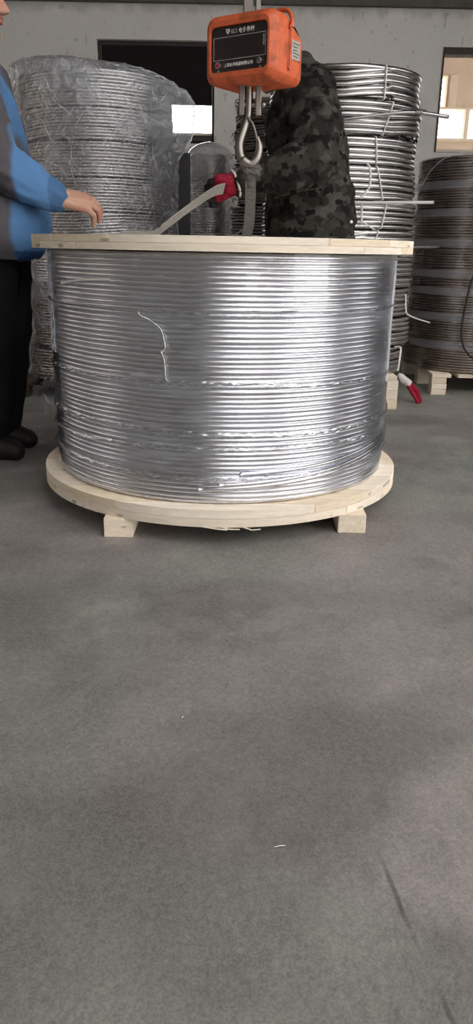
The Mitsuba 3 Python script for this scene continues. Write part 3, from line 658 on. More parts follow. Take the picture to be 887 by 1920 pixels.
# ------------------------------------------------------------------ crane scale
SC = thing('crane_scale', 'orange digital crane scale hanging on its steel shackle above the drum', 'crane scale')
ST = T().translate([.022, 2.665, 1.383]).rotate([0, 0, 1], -34).rotate([0, 1, 0], 0)
STM = np.array(ST.matrix, float)
def sput(name, mesh, mat, parent=SC, smooth=False, label=None):
    m = mesh.copy(); m.apply_transform(STM); return add(name, m, mat, parent, smooth, label)
def rr_hull(w, h, y, r, rb):
    return [((sx * (w / 2 - r), y, sz * (h / 2 - r)), rb) for sx in (-1, 1) for sz in (-1, 1)]
W_, H_, D_ = .256, .186, .172
def ring(w, ht, hb_, y, c):
    out = []
    for sx in (-1, 1):
        for sz, h in ((-1, hb_), (1, ht)):
            for a in np.linspace(0, np.pi / 2, 6):
                out.append([sx * (w / 2 - c + c * math.cos(a)), y, sz * (h - c + c * math.sin(a))])
    return out
hp = ring(W_ - .034, H_ / 2 - .016, H_ / 2 - .016, -D_ / 2 + .008, .022) + ring(W_, H_ / 2, H_ / 2, -D_ / 2 + .026, .030) + ring(W_, H_ / 2, H_ / 2, -.005, .030) + ring(W_ - .006, H_ / 2 - .048, H_ / 2 - .002, D_ / 2, .022)
hm = m3.Manifold.hull_points(np.array(hp, float) * [(W_ - .008) / W_, (D_ - .008) / D_, (H_ - .008) / H_])
hm = m3.Manifold.minkowski_sum(hm, m3.Manifold.sphere(.004, 12)) if hasattr(m3.Manifold, 'minkowski_sum') else m3.Manifold.hull_points(np.array(hp, float))
# recess for the front panel
rec = m3.CrossSection.square([.176, .146], True).offset(-.016, m3.JoinType.Round).offset(.016, m3.JoinType.Round, circular_segments=32) if False else m3.CrossSection.square([.174, .090], True).offset(.016, m3.JoinType.Round, circular_segments=32)
recm = rec.extrude(.05).rotate([90, 0, 0]).translate([0, -D_ / 2 + .022, 0])
sput('housing', tm(hm - recm), 'mat_orange', smooth=25)
fpy = -D_ / 2 + .0215
fp = rec.offset(-.0015).extrude(.006).rotate([90, 0, 0]).translate([0, fpy, 0])
fpk = sput('front_panel', tm(fp), 'mat_panel', smooth=25, label='glossy black front panel with display')
yy = fpy - .0062
def thinbox(x0, x1, z0, z1, t=.0012): return bx(x0, x1, yy - t, yy, z0, z1)
dx0, dx1, dz0, dz1 = -.094, .094, -.028, .033
sput('display', thinbox(dx0 + .002, dx1 - .002, dz0 + .002, dz1 - .002, .0004), 'mat_display', fpk, label='dark unlit display')
sput('display_border', cat([thinbox(dx0, dx1, dz0, dz0 + .0016), thinbox(dx0, dx1, dz1 - .0016, dz1), thinbox(dx0, dx0 + .0016, dz0 + .0016, dz1 - .0016), thinbox(dx1 - .0016, dx1, dz0 + .0016, dz1 - .0016)]), 'mat_print_grey', fpk, label='silver outline of the display')
# lettering: strokes on a unit square, x right, z up
G = {
 '电': [[(.2, .78), (.8, .78), (.8, .32), (.2, .32), (.2, .78)], [(.2, .55), (.8, .55)], [(.5, .98), (.5, .12), (.6, .04), (.95, .04), (.97, .18)]],
 '子': [[(.22, .88), (.78, .88), (.5, .66)], [(.5, .66), (.5, .06), (.36, .1)], [(.06, .5), (.94, .5)]],
 '吊': [[(.28, .95), (.72, .95), (.72, .72), (.28, .72), (.28, .95)], [(.16, .12), (.16, .55), (.84, .55), (.84, .14), (.74, .16)], [(.5, .72), (.5, .0)]],
 '秤': [[(.38, .96), (.1, .86)], [(.02, .68), (.46, .68)], [(.25, .9), (.25, .02)], [(.24, .62), (.04, .32)], [(.27, .6), (.42, .42)], [(.52, .88), (.98, .88)], [(.62, .78), (.66, .6)], [(.9, .78), (.84, .6)], [(.48, .48), (1, .48)], [(.75, .88), (.75, .0)]],
 '上': [[(.5, .95), (.5, .06)], [(.5, .55), (.85, .55)], [(.05, .06), (.95, .06)]],
 '海': [[(.12, .9), (.24, .78)], [(.06, .62), (.18, .52)], [(.08, .06), (.24, .36)], [(.46, .98), (.34, .74)], [(.4, .84), (.96, .84)], [(.42, .66), (.88, .66), (.84, .06), (.74, .08)], [(.42, .66), (.36, .18), (.9, .18)], [(.3, .42), (.98, .42)]],
 '友': [[(.08, .78), (.92, .78)], [(.45, .98), (.36, .6), (.06, .06)], [(.36, .54), (.8, .54), (.6, .24), (.26, .04)], [(.42, .4), (.9, .04)]],
 '声': [[(.5, 1), (.5, .68)], [(.12, .86), (.88, .86)], [(.2, .68), (.8, .68)], [(.22, .52), (.8, .52), (.8, .28), (.22, .28)], [(.22, .52), (.22, .28), (.06, .02)], [(.5, .52), (.5, .28)]],
 '衡': [[(.22, .96), (.04, .76)], [(.24, .72), (.02, .46)], [(.16, .58), (.16, .02)], [(.46, .96), (.34, .78)], [(.36, .7), (.62, .7), (.62, .44), (.36, .44), (.36, .7)], [(.48, .7), (.48, .44)], [(.32, .34), (.68, .34)], [(.5, .44), (.34, .04)], [(.5, .3), (.66, .06)], [(.74, .86), (.96, .86)], [(.72, .58), (.98, .58)], [(.87, .58), (.87, .04), (.78, .08)]],
 '器': [[(.12, .95), (.42, .95), (.42, .7), (.12, .7), (.12, .95)], [(.58, .95), (.88, .95), (.88, .7), (.58, .7), (.58, .95)], [(.04, .52), (.96, .52)], [(.5, .66), (.4, .46), (.06, .34)], [(.52, .5), (.94, .34)], [(.12, .28), (.42, .28), (.42, .02), (.12, .02), (.12, .28)], [(.58, .28), (.88, .28), (.88, .02), (.58, .02), (.58, .28)]],
 '有': [[(.06, .82), (.94, .82)], [(.44, .98), (.32, .6), (.04, .36)], [(.32, .6), (.8, .6), (.8, .04), (.7, .06)], [(.32, .6), (.32, .0)], [(.32, .42), (.8, .42)], [(.32, .24), (.8, .24)]],
 '限': [[(.1, .95), (.1, .0)], [(.1, .95), (.38, .95), (.26, .64), (.4, .4), (.16, .34)], [(.5, .92), (.86, .92), (.86, .54), (.5, .54)], [(.5, .73), (.86, .73)], [(.5, .92), (.5, .06), (.66, .16)], [(.92, .46), (.66, .34)], [(.6, .54), (.96, .02)]],
 '公': [[(.38, .92), (.06, .48)], [(.62, .92), (.94, .48)], [(.5, .52), (.22, .1), (.78, .16)], [(.66, .32), (.86, .02)]],
 '司': [[(.12, .9), (.88, .9), (.88, .06), (.74, .08)], [(.1, .68), (.7, .68)], [(.2, .5), (.62, .5), (.62, .2), (.2, .2), (.2, .5)]],
 '开': [[(.12, .88), (.88, .88)], [(.04, .5), (.96, .5)], [(.34, .88), (.32, .4), (.1, .02)], [(.68, .88), (.68, .0)]],
 '关': [[(.3, .98), (.38, .8)], [(.7, .98), (.6, .8)], [(.14, .72), (.86, .72)], [(.06, .46), (.94, .46)], [(.5, .72), (.48, .4), (.08, .02)], [(.52, .44), (.94, .02)]],
 'O': [[(.3, .95), (.1, .7), (.1, .3), (.3, .05), (.7, .05), (.9, .3), (.9, .7), (.7, .95), (.3, .95)]],
 'C': [[(.9, .75), (.7, .95), (.3, .95), (.1, .7), (.1, .3), (.3, .05), (.7, .05), (.9, .25)]],
 'S': [[(.88, .8), (.65, .95), (.3, .95), (.12, .75), (.3, .55), (.7, .46), (.88, .26), (.68, .05), (.3, .05), (.1, .2)]],
 'H': [[(.1, 1), (.1, 0)], [(.9, 1), (.9, 0)], [(.1, .5), (.9, .5)]],
 'L': [[(.15, 1), (.15, .03), (.85, .03)]],
 'D': [[(.12, .03), (.12, .97), (.6, .97), (.88, .7), (.88, .3), (.6, .03), (.12, .03)]],
}
def write(text, x, z, size, gap=.12, wt=.12, aspect=None, rot=False):
    ms = []
    for ch in text:
        wd = 1.0 if ord(ch) > 255 else .62
        for line in G.get(ch, []):
            for (ax, az), (b_x, bz) in zip(line[:-1], line[1:]):
                p, q = np.array([ax * wd, az]) * size, np.array([b_x * wd, bz]) * size
                d = q - p; l_ = np.linalg.norm(d) + 1e-9; d /= l_; nn = np.array([-d[1], d[0]]) * wt * size / 2; e = d * wt * size * .3
                c = np.array([p - e + nn, p - e - nn, q + e - nn, q + e + nn])
                if rot: c = np.stack([c[:, 1], -c[:, 0]], -1)
                c = c + [x, z]
                v = np.vstack([np.column_stack([c[:, 0], np.full(4, yy - .0010), c[:, 1]]), np.column_stack([c[:, 0], np.full(4, yy - .0001), c[:, 1]])])
                ms.append(trimesh.convex.convex_hull(v))
        if rot: z -= (wd + gap) * size
        else: x += (wd + gap) * size
    return cat(ms)
sput('lettering', write('OCS', -.030, .0400, .0105, wt=.17), 'mat_print_grey', fpk)
sput('lettering', write('电子吊秤', -.004, .0385, .0135, gap=.06, wt=.13), 'mat_print', fpk)
emb = Polygon([(-.0490, .0535), (-.0490, .046), (-.0450, .042), (-.042, .0385), (-.0390, .042), (-.0350, .046), (-.0350, .0535)])
e1 = trimesh.creation.extrude_polygon(emb.difference(sbox(-.0460, .0478, -.0380, .0495)).difference(sbox(-.0428, .0425, -.0412, .0480)), .001, engine='earcut')
v = np.array(e1.vertices); e1.vertices = np.stack([v[:, 0], yy - v[:, 2], v[:, 1]], -1); e1.fix_normals()
sput('emblem', e1, 'mat_print', fpk, label='small pale shield emblem')
sput('lettering', write('上海友声衡器有限公司', -.0550, -.0465, .0098, gap=.07, wt=.13), 'mat_print', fpk)
sput('lettering', write('OOOOOO', dx1 - .0105, .026, .0062, gap=.14, wt=.16, rot=True), 'mat_print_grey', fpk)
sput('lettering', write('开', -.0785, -.0590, .0062, wt=.15), 'mat_print_grey', fpk)
sput('lettering', write('关', .0725, -.0590, .0062, wt=.15), 'mat_print_grey', fpk)
for sx, lab in ((-.075, 'reddish round push button'), (.075, 'grey round push button')):
    b1 = trimesh.creation.cylinder(.0085, .006, sections=28); b1.apply_transform(trimesh.transformations.rotation_matrix(np.pi / 2, [1, 0, 0])); b1.apply_translation([sx, yy - .003, -.0410])
    bk = sput('button', b1, 'mat_plate', fpk, 30, lab)
    b2 = trimesh.creation.icosphere(2, .0068); b2.apply_scale([1, .5, 1]); b2.apply_translation([sx, yy - .006, -.0410])
    sput('button_cap', b2, 'mat_glove_red' if sx < 0 else 'mat_steel_dark', bk, True)
# handle bar over the top, pull rod with eye bolts on the side, rating plate
xs = W_ / 2
hb = spline([(-xs * .62, .03, H_ / 2 + .004), (-xs * .5, .03, H_ / 2 + .012), (xs * .35, .028, H_ / 2 + .013), (xs * .82, .02, H_ / 2 + .010), (xs + .004, .008, H_ / 2 - .018), (xs + .006, .004, H_ / 2 - .042)], 10)
sput('carry_bar', tube(hb, .0065, 10), 'mat_orange', smooth=True, label='orange carrying bar over the top')
sput('pull_rod', tube([[xs + .006, .004, H_ / 2 - .040], [xs + .006, .000, -H_ / 2 + .040]], .0022, 8), 'mat_orange', smooth=True)
for zq in (H_ / 2 - .040, -H_ / 2 + .040):
    eb = trimesh.creation.torus(.0055, .0022, 18, 8); eb.apply_transform(trimesh.transformations.rotation_matrix(np.pi / 2, [0, 1, 0])); eb.apply_translation([xs + .006, .002, zq])
    sput('eye_bolt', cat([eb, cyl([xs - .004, .002, zq], [xs + .006, .002, zq], .004, 12)]), 'mat_orange', smooth=30)
pk = sput('rating_plate', bx(xs - .003, xs + .0008, .022, .068, -.026, .026, .0004), 'mat_plate', label='silver rating plate on the side')
sput('printed_line', cat([bx(xs + .0007, xs + .0011, .026, .063 - .007 * (k % 3), .015 - .0085 * k, .0178 - .0085 * k) for k in range(5)]), 'mat_steel_dark', pk)
# shackle plates, bolt, hook with latch (world axes, facing the camera)
cx_, cy_ = .018, 2.665
for s_, nm in ((-1, 0), (1, 1)):
    x0 = cx_ + s_ * .026
    sput_m = bx(x0 - .009, x0 + .009, cy_ - .020, cy_ + .020, 1.207, 1.302, .003)
    add('shackle_plate', sput_m, 'mat_steel_dark' if s_ < 0 else 'mat_steel', SC, smooth=20)
add('shackle_bolt', cat([cyl([cx_ - .042, cy_, 1.240], [cx_ + .042, cy_, 1.240], .008, 16), trimesh.creation.icosphere(2, .011).apply_translation([cx_ + .040, cy_ - .010, 1.240])]), 'mat_steel', SC, smooth=30)
hk = spline([[cx_ - .004, cy_, 1.302], [cx_ - .004, cy_, 1.235], [cx_ - .006, cy_, 1.205], [cx_ - .018, cy_ - .004, 1.170], [cx_ - .030, cy_ - .008, 1.130], [cx_ - .024, cy_ - .012, 1.090], [cx_ + .002, cy_ - .014, 1.070], [cx_ + .024, cy_ - .014, 1.086], [cx_ + .032, cy_ - .013, 1.120], [cx_ + .026, cy_ - .012, 1.150]], 10)
rad = np.interp(np.linspace(0, 1, len(hk)), [0, .2, .45, .62, .78, .92, 1], [.012, .012, .014, .0165, .0145, .011, .006])
hook = add('hook', tube(hk, rad, 14), 'mat_steel', SC, smooth=True, label='steel lifting hook')
add('latch', tube(spline([[cx_ - .006, cy_ - .014, 1.205], [cx_ + .012, cy_ - .016, 1.18], [cx_ + .026, cy_ - .014, 1.135]], 8), .0048, 8), 'mat_steel_dark', hook, smooth=True)
for x0, x1, mt in ((-.008, .022, 'mat_steel_dark'), (.028, .044, 'mat_steel')):
    add('top_shackle', bx(x0, x1, 2.645, 2.69, 1.470, 1.66, .003), mt, SC, smooth=20)
add('suspension_chain', cat([tube([[.02 + .014 * math.cos(a) * (k % 2), 2.667 + .014 * math.cos(a) * (1 - k % 2), 1.655 + .052 * k + .036 * math.sin(a)] for a in np.linspace(0, 2 * np.pi, 24, endpoint=False)], .0055, 8, closed=True) for k in range(52)]), 'mat_steel_dark', SC, smooth=True, kind='stuff')
add('shackle_nut', cyl([.044, 2.667, 1.540], [.066, 2.667, 1.540], .016, 6), 'mat_steel_dark', SC)

# sling through the flange hole, thrown over the hook
sl = thing('lifting_sling', 'grey webbing sling hanging from the hook into the middle of the drum', 'sling')
band = spline([[.026, 2.655, 1.075], [.024, 2.650, 1.03], [.024, 2.652, .96], [.022, 2.658, .90], [.012, 2.665, .84], [-.002, 2.67, .70]], 10)
add('webbing', ribbon(band, [1, .12, 0], .031, .004), 'mat_sling', sl, smooth=30)
add('webbing_back', ribbon(band + [.004, .022, 0], [1, .1, 0], .030, .004), 'mat_sling', sl, smooth=30)
lp = union([hull(((.004, 2.65, 1.066), .013), ((.046, 2.655, 1.060), .013)), hull(((.012, 2.652, 1.05), .015), ((.042, 2.65, 1.045), .014)), hull(((.022, 2.654, 1.045), .014), ((.024, 2.655, 1.01), .012))])
add('folded_loop', wrinkle(soft(lp, .006, 8), .008, 55, 5, (1, 1, 2)), 'mat_sling', sl, smooth=True, label='folded webbing bunched over the hook')

# ------------------------------------------------------------------ people
def finger(base, dirs, lens, rads):
    p = np.array(base, float); out = []
    for d, l_, (r0, r1) in zip(dirs, lens, rads):
        d = np.array(d, float); d /= np.linalg.norm(d); q = p + d * l_
        out.append(hull((p, r0), (q, r1), seg=16)); p = q
    return out, p, d

def face_head(c, fwd, k=1.0, tilt=0.0):
    """head centred at c, looking along fwd (horizontal unit vector); returns manifolds, plus eyes and lips placements"""
    f = np.array(fwd, float); u = np.array([0, 0, 1.0])
    f = f * math.cos(tilt) + u * math.sin(tilt); f /= np.linalg.norm(f)
    s_ = np.cross([0, 0, 1.0], fwd); u = np.cross(f, s_)
    def q(a, b, h): return np.array(c) + k * (f * a + s_ * b + u * h)
    M = [hull((q(-.018, 0, .035), .088 * k), (q(.018, 0, .030), .082 * k), seg=28), hull((q(.010, .020, -.03), .058 * k), (q(.010, -.020, -.03), .058 * k), (q(.05, 0, -.085), .030 * k), (q(.02, .035, -.06), .030 * k), (q(.02, -.035, -.06), .030 * k), seg=24),
         hull((q(.088, 0, .018), .010 * k), (q(.112, 0, -.020), .011 * k), (q(.088, .013, -.024), .009 * k), (q(.088, -.013, -.024), .009 * k), seg=14),
         hull((q(.078, .035, .028), .014 * k), (q(.084, 0, .030), .014 * k), (q(.078, -.035, .028), .014 * k), seg=14),
         hull((q(.074, .018, -.052), .013 * k), (q(.080, 0, -.050), .015 * k), (q(.074, -.018, -.052), .013 * k), seg=14),
         hull((q(.066, 0, -.096), .020 * k), (q(.060, 0, -.090), .022 * k), seg=16),
         hull((q(.062, .045, -.008), .022 * k), (q(.04, .055, -.02), .022 * k)), hull((q(.062, -.045, -.008), .022 * k), (q(.04, -.055, -.02), .022 * k))]
    for sd in (-1, 1):
        M.append(hull((q(-.012, sd * .080, .012), .013 * k), (q(-.006, sd * .084, -.018), .009 * k), (q(-.020, sd * .087, .018), .010 * k), seg=12))
    eyes = [q(.074, sd * .030, .008) for sd in (-1, 1)]
    return M, q, eyes

def hair_cap(q, k=1.0):
    m = hull((q(-.019, 0, .036), .0925 * k), (q(.014, 0, .033), .0855 * k), seg=32)
    f, u = q(1, 0, 0) - q(0, 0, 0), q(0, 0, 1) - q(0, 0, 0)
    n = (.80 * u - .60 * f) / np.linalg.norm(.80 * u - .60 * f)
    t = soft(m.trim_by_plane([float(x) for x in n], float(n @ q(.030, 0, .052))), .007, 4)
    return wrinkle(t, .004, 80, 3)

def person_face_parts(root, q, eyes, fwd):
    for e in eyes:
        ek = add('eye', trimesh.creation.icosphere(2, .0125).apply_translation(e), 'mat_eye', root, True)
        add('iris', trimesh.creation.icosphere(2, .0062).apply_translation(np.array(e) + np.array(fwd) * .0078), 'mat_iris', ek, True)
    add('lips', soft(union([hull((q(.088, .018, -.046), .0045), (q(.0935, 0, -.043), .0055), (q(.088, -.018, -.046), .0045), seg=10), hull((q(.087, .015, -.056), .005), (q(.091, 0, -.057), .006), (q(.087, -.015, -.056), .005), seg=10)]), .003, 3), 'mat_lip', root, True)

# --- worker in the blue jacket (faces +x, his right side to the camera)
A1 = thing('person', 'worker in a blue and grey work jacket with one bare hand held over the drum', 'person')
bc = np.array([-.955, 3.08, 0])
heads, q1, eyes1 = face_head((-.945, 3.085, 1.605), (1, 0, 0), 1.0)
wrist, shoulder, elbow = np.array([-.648, 2.925, .978]), np.array([-.945, 2.91, 1.375]), np.array([-.845, 2.850, 1.065])
B = heads + [hull(((-.965, 3.085, 1.54), .056), ((-.975, 3.085, 1.42), .062)),
     hull(((-.97, 2.96, 1.38), .07), ((-.97, 3.21, 1.38), .07), ((-.95, 2.98, 1.10), .09), ((-.95, 3.19, 1.10), .09)), hull(((-.95, 2.98, 1.10), .10), ((-.95, 3.19, 1.10), .10), ((-.955, 3.0, .86), .105), ((-.955, 3.17, .86), .105)),
     hull((shoulder, .055), (elbow, .042)), hull((elbow, .042), (wrist, .028)), hull(((-.955, 3.27, 1.375), .055), ((-.95, 3.34, 1.10), .042)), hull(((-.95, 3.34, 1.10), .042), ((-.93, 3.36, .92), .030)),
     hull(((-.955, 2.995, .84), .085), ((-.945, 2.985, .46), .055)), hull(((-.945, 2.985, .46), .055), ((-1.01, 2.985, .09), .042)), hull(((-.955, 3.175, .84), .085), ((-.945, 3.185, .46), .055)), hull(((-.945, 3.185, .46), .055), ((-1.01, 3.185, .09), .042))]
body = soft(union(B), .016, 5)
# right hand: back up, fingers drooping ahead and down, thumb on the far side
def hand_mesh(w, mirror=1):
    w = np.array(w)
    kn = [w + [.092, -.030, -.004], w + [.098, -.008, .003], w + [.098, .015, .003], w + [.090, .036, -.003]]      # little .. index
    parts = [hull((w + [-.03, 0, .006], .029), (w + [.012, 0, .002], .028), seg=18), hull((w + [.004, -.016, .0], .023), (w + [.004, .018, .0], .022), (kn[0], .0150), (kn[1], .0165), (kn[2], .0165), (kn[3], .0155), seg=18)]
    lens = ((.032, .022, .018), (.040, .027, .020), (.043, .029, .021), (.038, .025, .019))
    bends = ((-35, -72, -84), (-24, -64, -82), (-20, -58, -80), (-14, -50, -74))
    tips = []
    for b, L, A, yd in zip(kn, lens, bends, (-.10, -.03, .03, .10)):
        dirs = [[math.cos(math.radians(a)), yd, math.sin(math.radians(a))] for a in A]
        f_, tip, d = finger(b, dirs, L, ((.0118, .0105), (.0105, .0095), (.0095, .0080)))
        parts += f_; tips.append((tip, d))
    th, tip, d = finger(w + [.022, .026, -.004], ([.62, .55, -.45], [.85, .25, -.55], [.85, .05, -.70]), (.040, .030, .022), ((.016, .0125), (.0125, .0115), (.0112, .009)))
    parts += th; tips.append((tip, d))
    return parts, tips
hp_, tips1 = hand_mesh(wrist)
hand = soft(union(hp_), .0042, 5)
HR = trimesh.transformations.rotation_matrix(math.radians(24), [0, 0, 1], wrist) @ trimesh.transformations.rotation_matrix(math.radians(8), [0, 1, 0], wrist) @ trimesh.transformations.rotation_matrix(math.radians(38), [1, 0, 0], wrist)
HR = HR @ trimesh.transformations.scale_matrix(1.04, wrist)
hand.apply_transform(HR)
tips1 = [((HR @ np.append(t_, 1))[:3], HR[:3, :3] @ d_ / 1.04) for t_, d_ in tips1]
try:
    full = tm(to_man(body) + to_man(hand))
    full = trimesh.Trimesh(full.vertices, full.faces, process=True)
except Exception:
    full = cat([body, hand])
add('body', full, 'mat_skin', A1, smooth=True)
for tip, d in tips1:
    up_ = np.array([0.3, 0, 1.0]) if abs(d[2]) < .6 else np.array([1.0, 0, .1])
    n_ = up_ - d * (up_ @ d); n_ /= np.linalg.norm(n_)
    m = trimesh.creation.icosphere(2, 1.0); sd = np.cross(d, n_)
    M4 = np.eye(4); M4[:3, 0] = d * .0060; M4[:3, 1] = sd * .0052; M4[:3, 2] = n_ * .0022; M4[:3, 3] = tip + n_ * .0070
    m.apply_transform(M4); add('nail', m, 'mat_nail', A1, True)
add('hair', hair_cap(q1), 'mat_hair', A1, True)
person_face_parts(A1, q1, eyes1, (1, 0, 0))
# jacket: torso
BLUE, GREY, NAVY = np.array([.080, .180, .36]), np.array([.085, .080, .090]), np.array([.03, .075, .20])
J = [hull(((-.975, 2.955, 1.395), .088), ((-.975, 3.215, 1.395), .088), ((-.955, 2.975, 1.16), .135), ((-.955, 3.195, 1.16), .135), ((-.945, 3.085, 1.25), .125)),
     hull(((-.955, 2.975, 1.16), .135), ((-.955, 3.195, 1.16), .135), ((-.925, 2.985, .90), .165), ((-.925, 3.185, .90), .165)),
     hull(((-.925, 2.985, .90), .165), ((-.925, 3.185, .90), .165), ((-.920, 2.985, .885), .172), ((-.920, 3.185, .885), .172)),
     hull(((-.970, 3.085, 1.46), .085), ((-.970, 3.085, 1.40), .10))]
jm = union(J).trim_by_plane([0, 0, 1], .765)
jt = wrinkle(wrinkle(soft(jm, .010, 8), .014, 9, 2, (1, 1, .8)), .006, 26, 31, (1, 1, .5))
v = np.array(jt.vertices)
edge_x = np.interp(v[:, 2], [.76, .95, 1.1, 1.25, 1.45], [-.815, -.81, -.80, -.84, -.875]) + .008 * (meshkit.noise(v * 14, 3) - .5)
t_ = np.clip((v[:, 0] - edge_x) / .012 + .5, 0, 1)[:, None]; colr = BLUE * t_ + GREY * (1 - t_)
front_edge = (v[:, 0] > np.interp(v[:, 2], [.76, .9, 1.1, 1.25, 1.45], [-.70, -.71, -.745, -.785, -.83]) - .020) & (v[:, 2] > 1.0)
colr = np.where(front_edge[:, None], NAVY, colr)
hem = v[:, 2] < .795
colr = np.where((hem & (v[:, 0] > edge_x))[:, None], NAVY * .8, colr)
add('jacket', jt, 'mat_cloth_vc', A1, True, label='blue and dark grey work jacket', color=colr)
def sleeve(chain, step=.008, amp=.014, seed=0):
    ms = [hull(chain[i], chain[i + 1]) for i in range(len(chain) - 1)]
    return wrinkle(soft(union(ms), step, 6), amp, 16, seed)
sv = sleeve([((-.950, 2.920, 1.385), .084), ((-.885, 2.860, 1.23), .088), ((-.842, 2.840, 1.085), .086), ((-.755, 2.885, 1.025), .074), ((-.690, 2.912, .990), .054), ((-.664, 2.920, .982), .048)], seed=4)
v = np.array(sv.vertices)
bx_ = -.775 + .25 * (v[:, 2] - 1.04) * 0 + .015 * (meshkit.noise(v * 16, 8) - .5)
t_ = np.clip((v[:, 0] - bx_) / .012 + .5, 0, 1)[:, None]; colr = BLUE * 1.15 * t_ + GREY * (1 - t_)
colr = np.where((v[:, 0] > -.672)[:, None], BLUE * .8, colr)
add('sleeve', sv, 'mat_cloth_vc', A1, True, label='padded sleeve, grey above and bright blue at the forearm', color=colr)
sv2 = sleeve([((-.965, 3.25, 1.385), .082), ((-.94, 3.32, 1.22), .080), ((-.95, 3.34, 1.10), .074), ((-.93, 3.36, .92), .050)], step=.014, seed=6)
add('sleeve', sv2, 'mat_cloth_vc', A1, True, color=np.broadcast_to(GREY, (len(sv2.vertices), 3)).copy())
h2, _ = [], 0
h2parts = [hull(((-.93, 3.36, .92), .030), ((-.925, 3.36, .855), .034))] 
for k in range(4):
    f_, _, _ = finger((-.955 + .019 * k, 3.355 + .002 * k, .830), ([.1, -.1, -1], [.05, -.3, -.95], [0, -.5, -.85]), (.038, .026, .018), ((.011, .010), (.010, .009), (.009, .008))); h2parts += f_
f_, _, _ = finger((-.90, 3.35, .875), ([.7, -.2, -.6], [.4, -.2, -.9], [.1, -.2, -1]), (.035, .028, .020), ((.014, .012), (.012, .011), (.010, .009))); h2parts += f_
add('other_hand', soft(union(h2parts), .006, 4), 'mat_skin', A1, True)
tr = union([hull(((-.945, 2.985, .86), .118), ((-.950, 2.975, .47), .094)), hull(((-.950, 2.975, .47), .094), ((-1.00, 2.985, .12), .086)), hull(((-.945, 3.185, .86), .118), ((-.950, 3.195, .47), .094)), hull(((-.950, 3.195, .47), .094), ((-1.00, 3.185, .12), .086)), hull(((-.945, 2.99, .88), .12), ((-.945, 3.18, .88), .12))]).trim_by_plane([0, 0, 1], .045)
add('trousers', wrinkle(soft(tr, .014, 5), .012, 12, 9), 'mat_trousers', A1, True, label='loose black trousers')
for yy_ in (2.985, 3.185):
    sh = union([hull(((-1.06, yy_, .045), .045), ((-1.015, yy_, .075), .048), ((-.96, yy_ - .012, .048), .045), ((-.885, yy_ - .018, .036), .036), ((-.90, yy_ + .02, .036), .034))]).trim_by_plane([0, 0, 1], .0)
    sk = add('shoe', soft(sh, .010, 2), 'mat_shoe', A1, True, label='black work shoe')

# --- worker in camouflage (faces -x, bent forward behind the scale)
A2 = thing('person', 'worker in a dark camouflage jacket and red glove bending behind the orange scale', 'person')
heads2, q2, eyes2 = face_head((.120, 3.50, 1.545), (-1, 0, 0), 1.0, -.35)
sh2, el2, wr2 = np.array([.270, 3.345, 1.380]), np.array([.245, 3.185, 1.125]), np.array([-.025, 3.165, 1.046])
B2 = heads2 + [hull(((.150, 3.50, 1.49), .056), ((.215, 3.50, 1.41), .066)),
     hull(((.25, 3.40, 1.38), .075), ((.25, 3.60, 1.38), .075), ((.31, 3.42, 1.08), .095), ((.31, 3.60, 1.08), .095)), hull(((.31, 3.42, 1.08), .10), ((.31, 3.60, 1.08), .10), ((.36, 3.43, .84), .105), ((.36, 3.59, .84), .105)),
     hull((sh2, .055), (el2, .044)), hull((el2, .044), (wr2, .030)), hull(((.26, 3.655, 1.38), .055), ((.20, 3.70, 1.10), .044)), hull(((.20, 3.70, 1.14), .044), ((.20, 3.72, .95), .030)),
     hull(((.36, 3.435, .82), .085), ((.30, 3.43, .45), .058)), hull(((.30, 3.43, .45), .058), ((.35, 3.43, .09), .044)), hull(((.36, 3.59, .82), .085), ((.31, 3.60, .45), .058)), hull(((.31, 3.60, .45), .058), ((.36, 3.60, .09), .044))]
add('body', soft(union(B2), .016, 5), 'mat_skin', A2, True)
add('hair', hair_cap(q2), 'mat_hair', A2, True)
person_face_parts(A2, q2, eyes2, (-1, 0, 0))
J2 = [hull(((.235, 3.385, 1.405), .090), ((.235, 3.625, 1.405), .090), ((.275, 3.42, 1.18), .155), ((.275, 3.60, 1.18), .155), ((.225, 3.50, 1.30), .14)),
      hull(((.275, 3.42, 1.18), .155), ((.275, 3.60, 1.18), .155), ((.286, 3.43, .98), .180), ((.286, 3.59, .98), .180)), hull(((.286, 3.43, .98), .180), ((.286, 3.59, .98), .180), ((.296, 3.43, .86), .188), ((.296, 3.59, .86), .188)),
      hull(((.205, 3.50, 1.465), .078), ((.235, 3.50, 1.43), .098), ((.262, 3.50, 1.47), .062)), hull(((.225, 3.47, 1.50), .055), ((.255, 3.50, 1.485), .055), ((.225, 3.54, 1.50), .055))]
jm2 = union(J2).trim_by_plane([0, 0, 1], .795)
add('jacket', wrinkle(wrinkle(soft(jm2, .010, 7), .022, 10, 12), .007, 26, 32, (1, 1, .6)), 'mat_camo', A2, True, label='dark padded camouflage jacket')
col2 = union([hull(((.195, 3.455, 1.478), .020), ((.270, 3.44, 1.492), .026), ((.305, 3.50, 1.500), .028)), hull(((.305, 3.50, 1.500), .028), ((.262, 3.57, 1.495), .026), ((.195, 3.555, 1.478), .020)), hull(((.305, 3.50, 1.500), .026), ((.30, 3.47, 1.46), .03))])
add('collar', wrinkle(soft(col2, .008, 5), .007, 24, 13), 'mat_camo', A2, True, label='turned-up camouflage collar')
sv3 = sleeve([((.275, 3.345, 1.395), .088), ((.275, 3.245, 1.27), .098), ((.262, 3.190, 1.135), .092), ((.165, 3.172, 1.095), .082), ((.075, 3.166, 1.066), .064), ((.008, 3.165, 1.052), .050)], amp=.018, seed=14)
add('sleeve', sv3, 'mat_camo', A2, True, label='bulky camouflage sleeve')
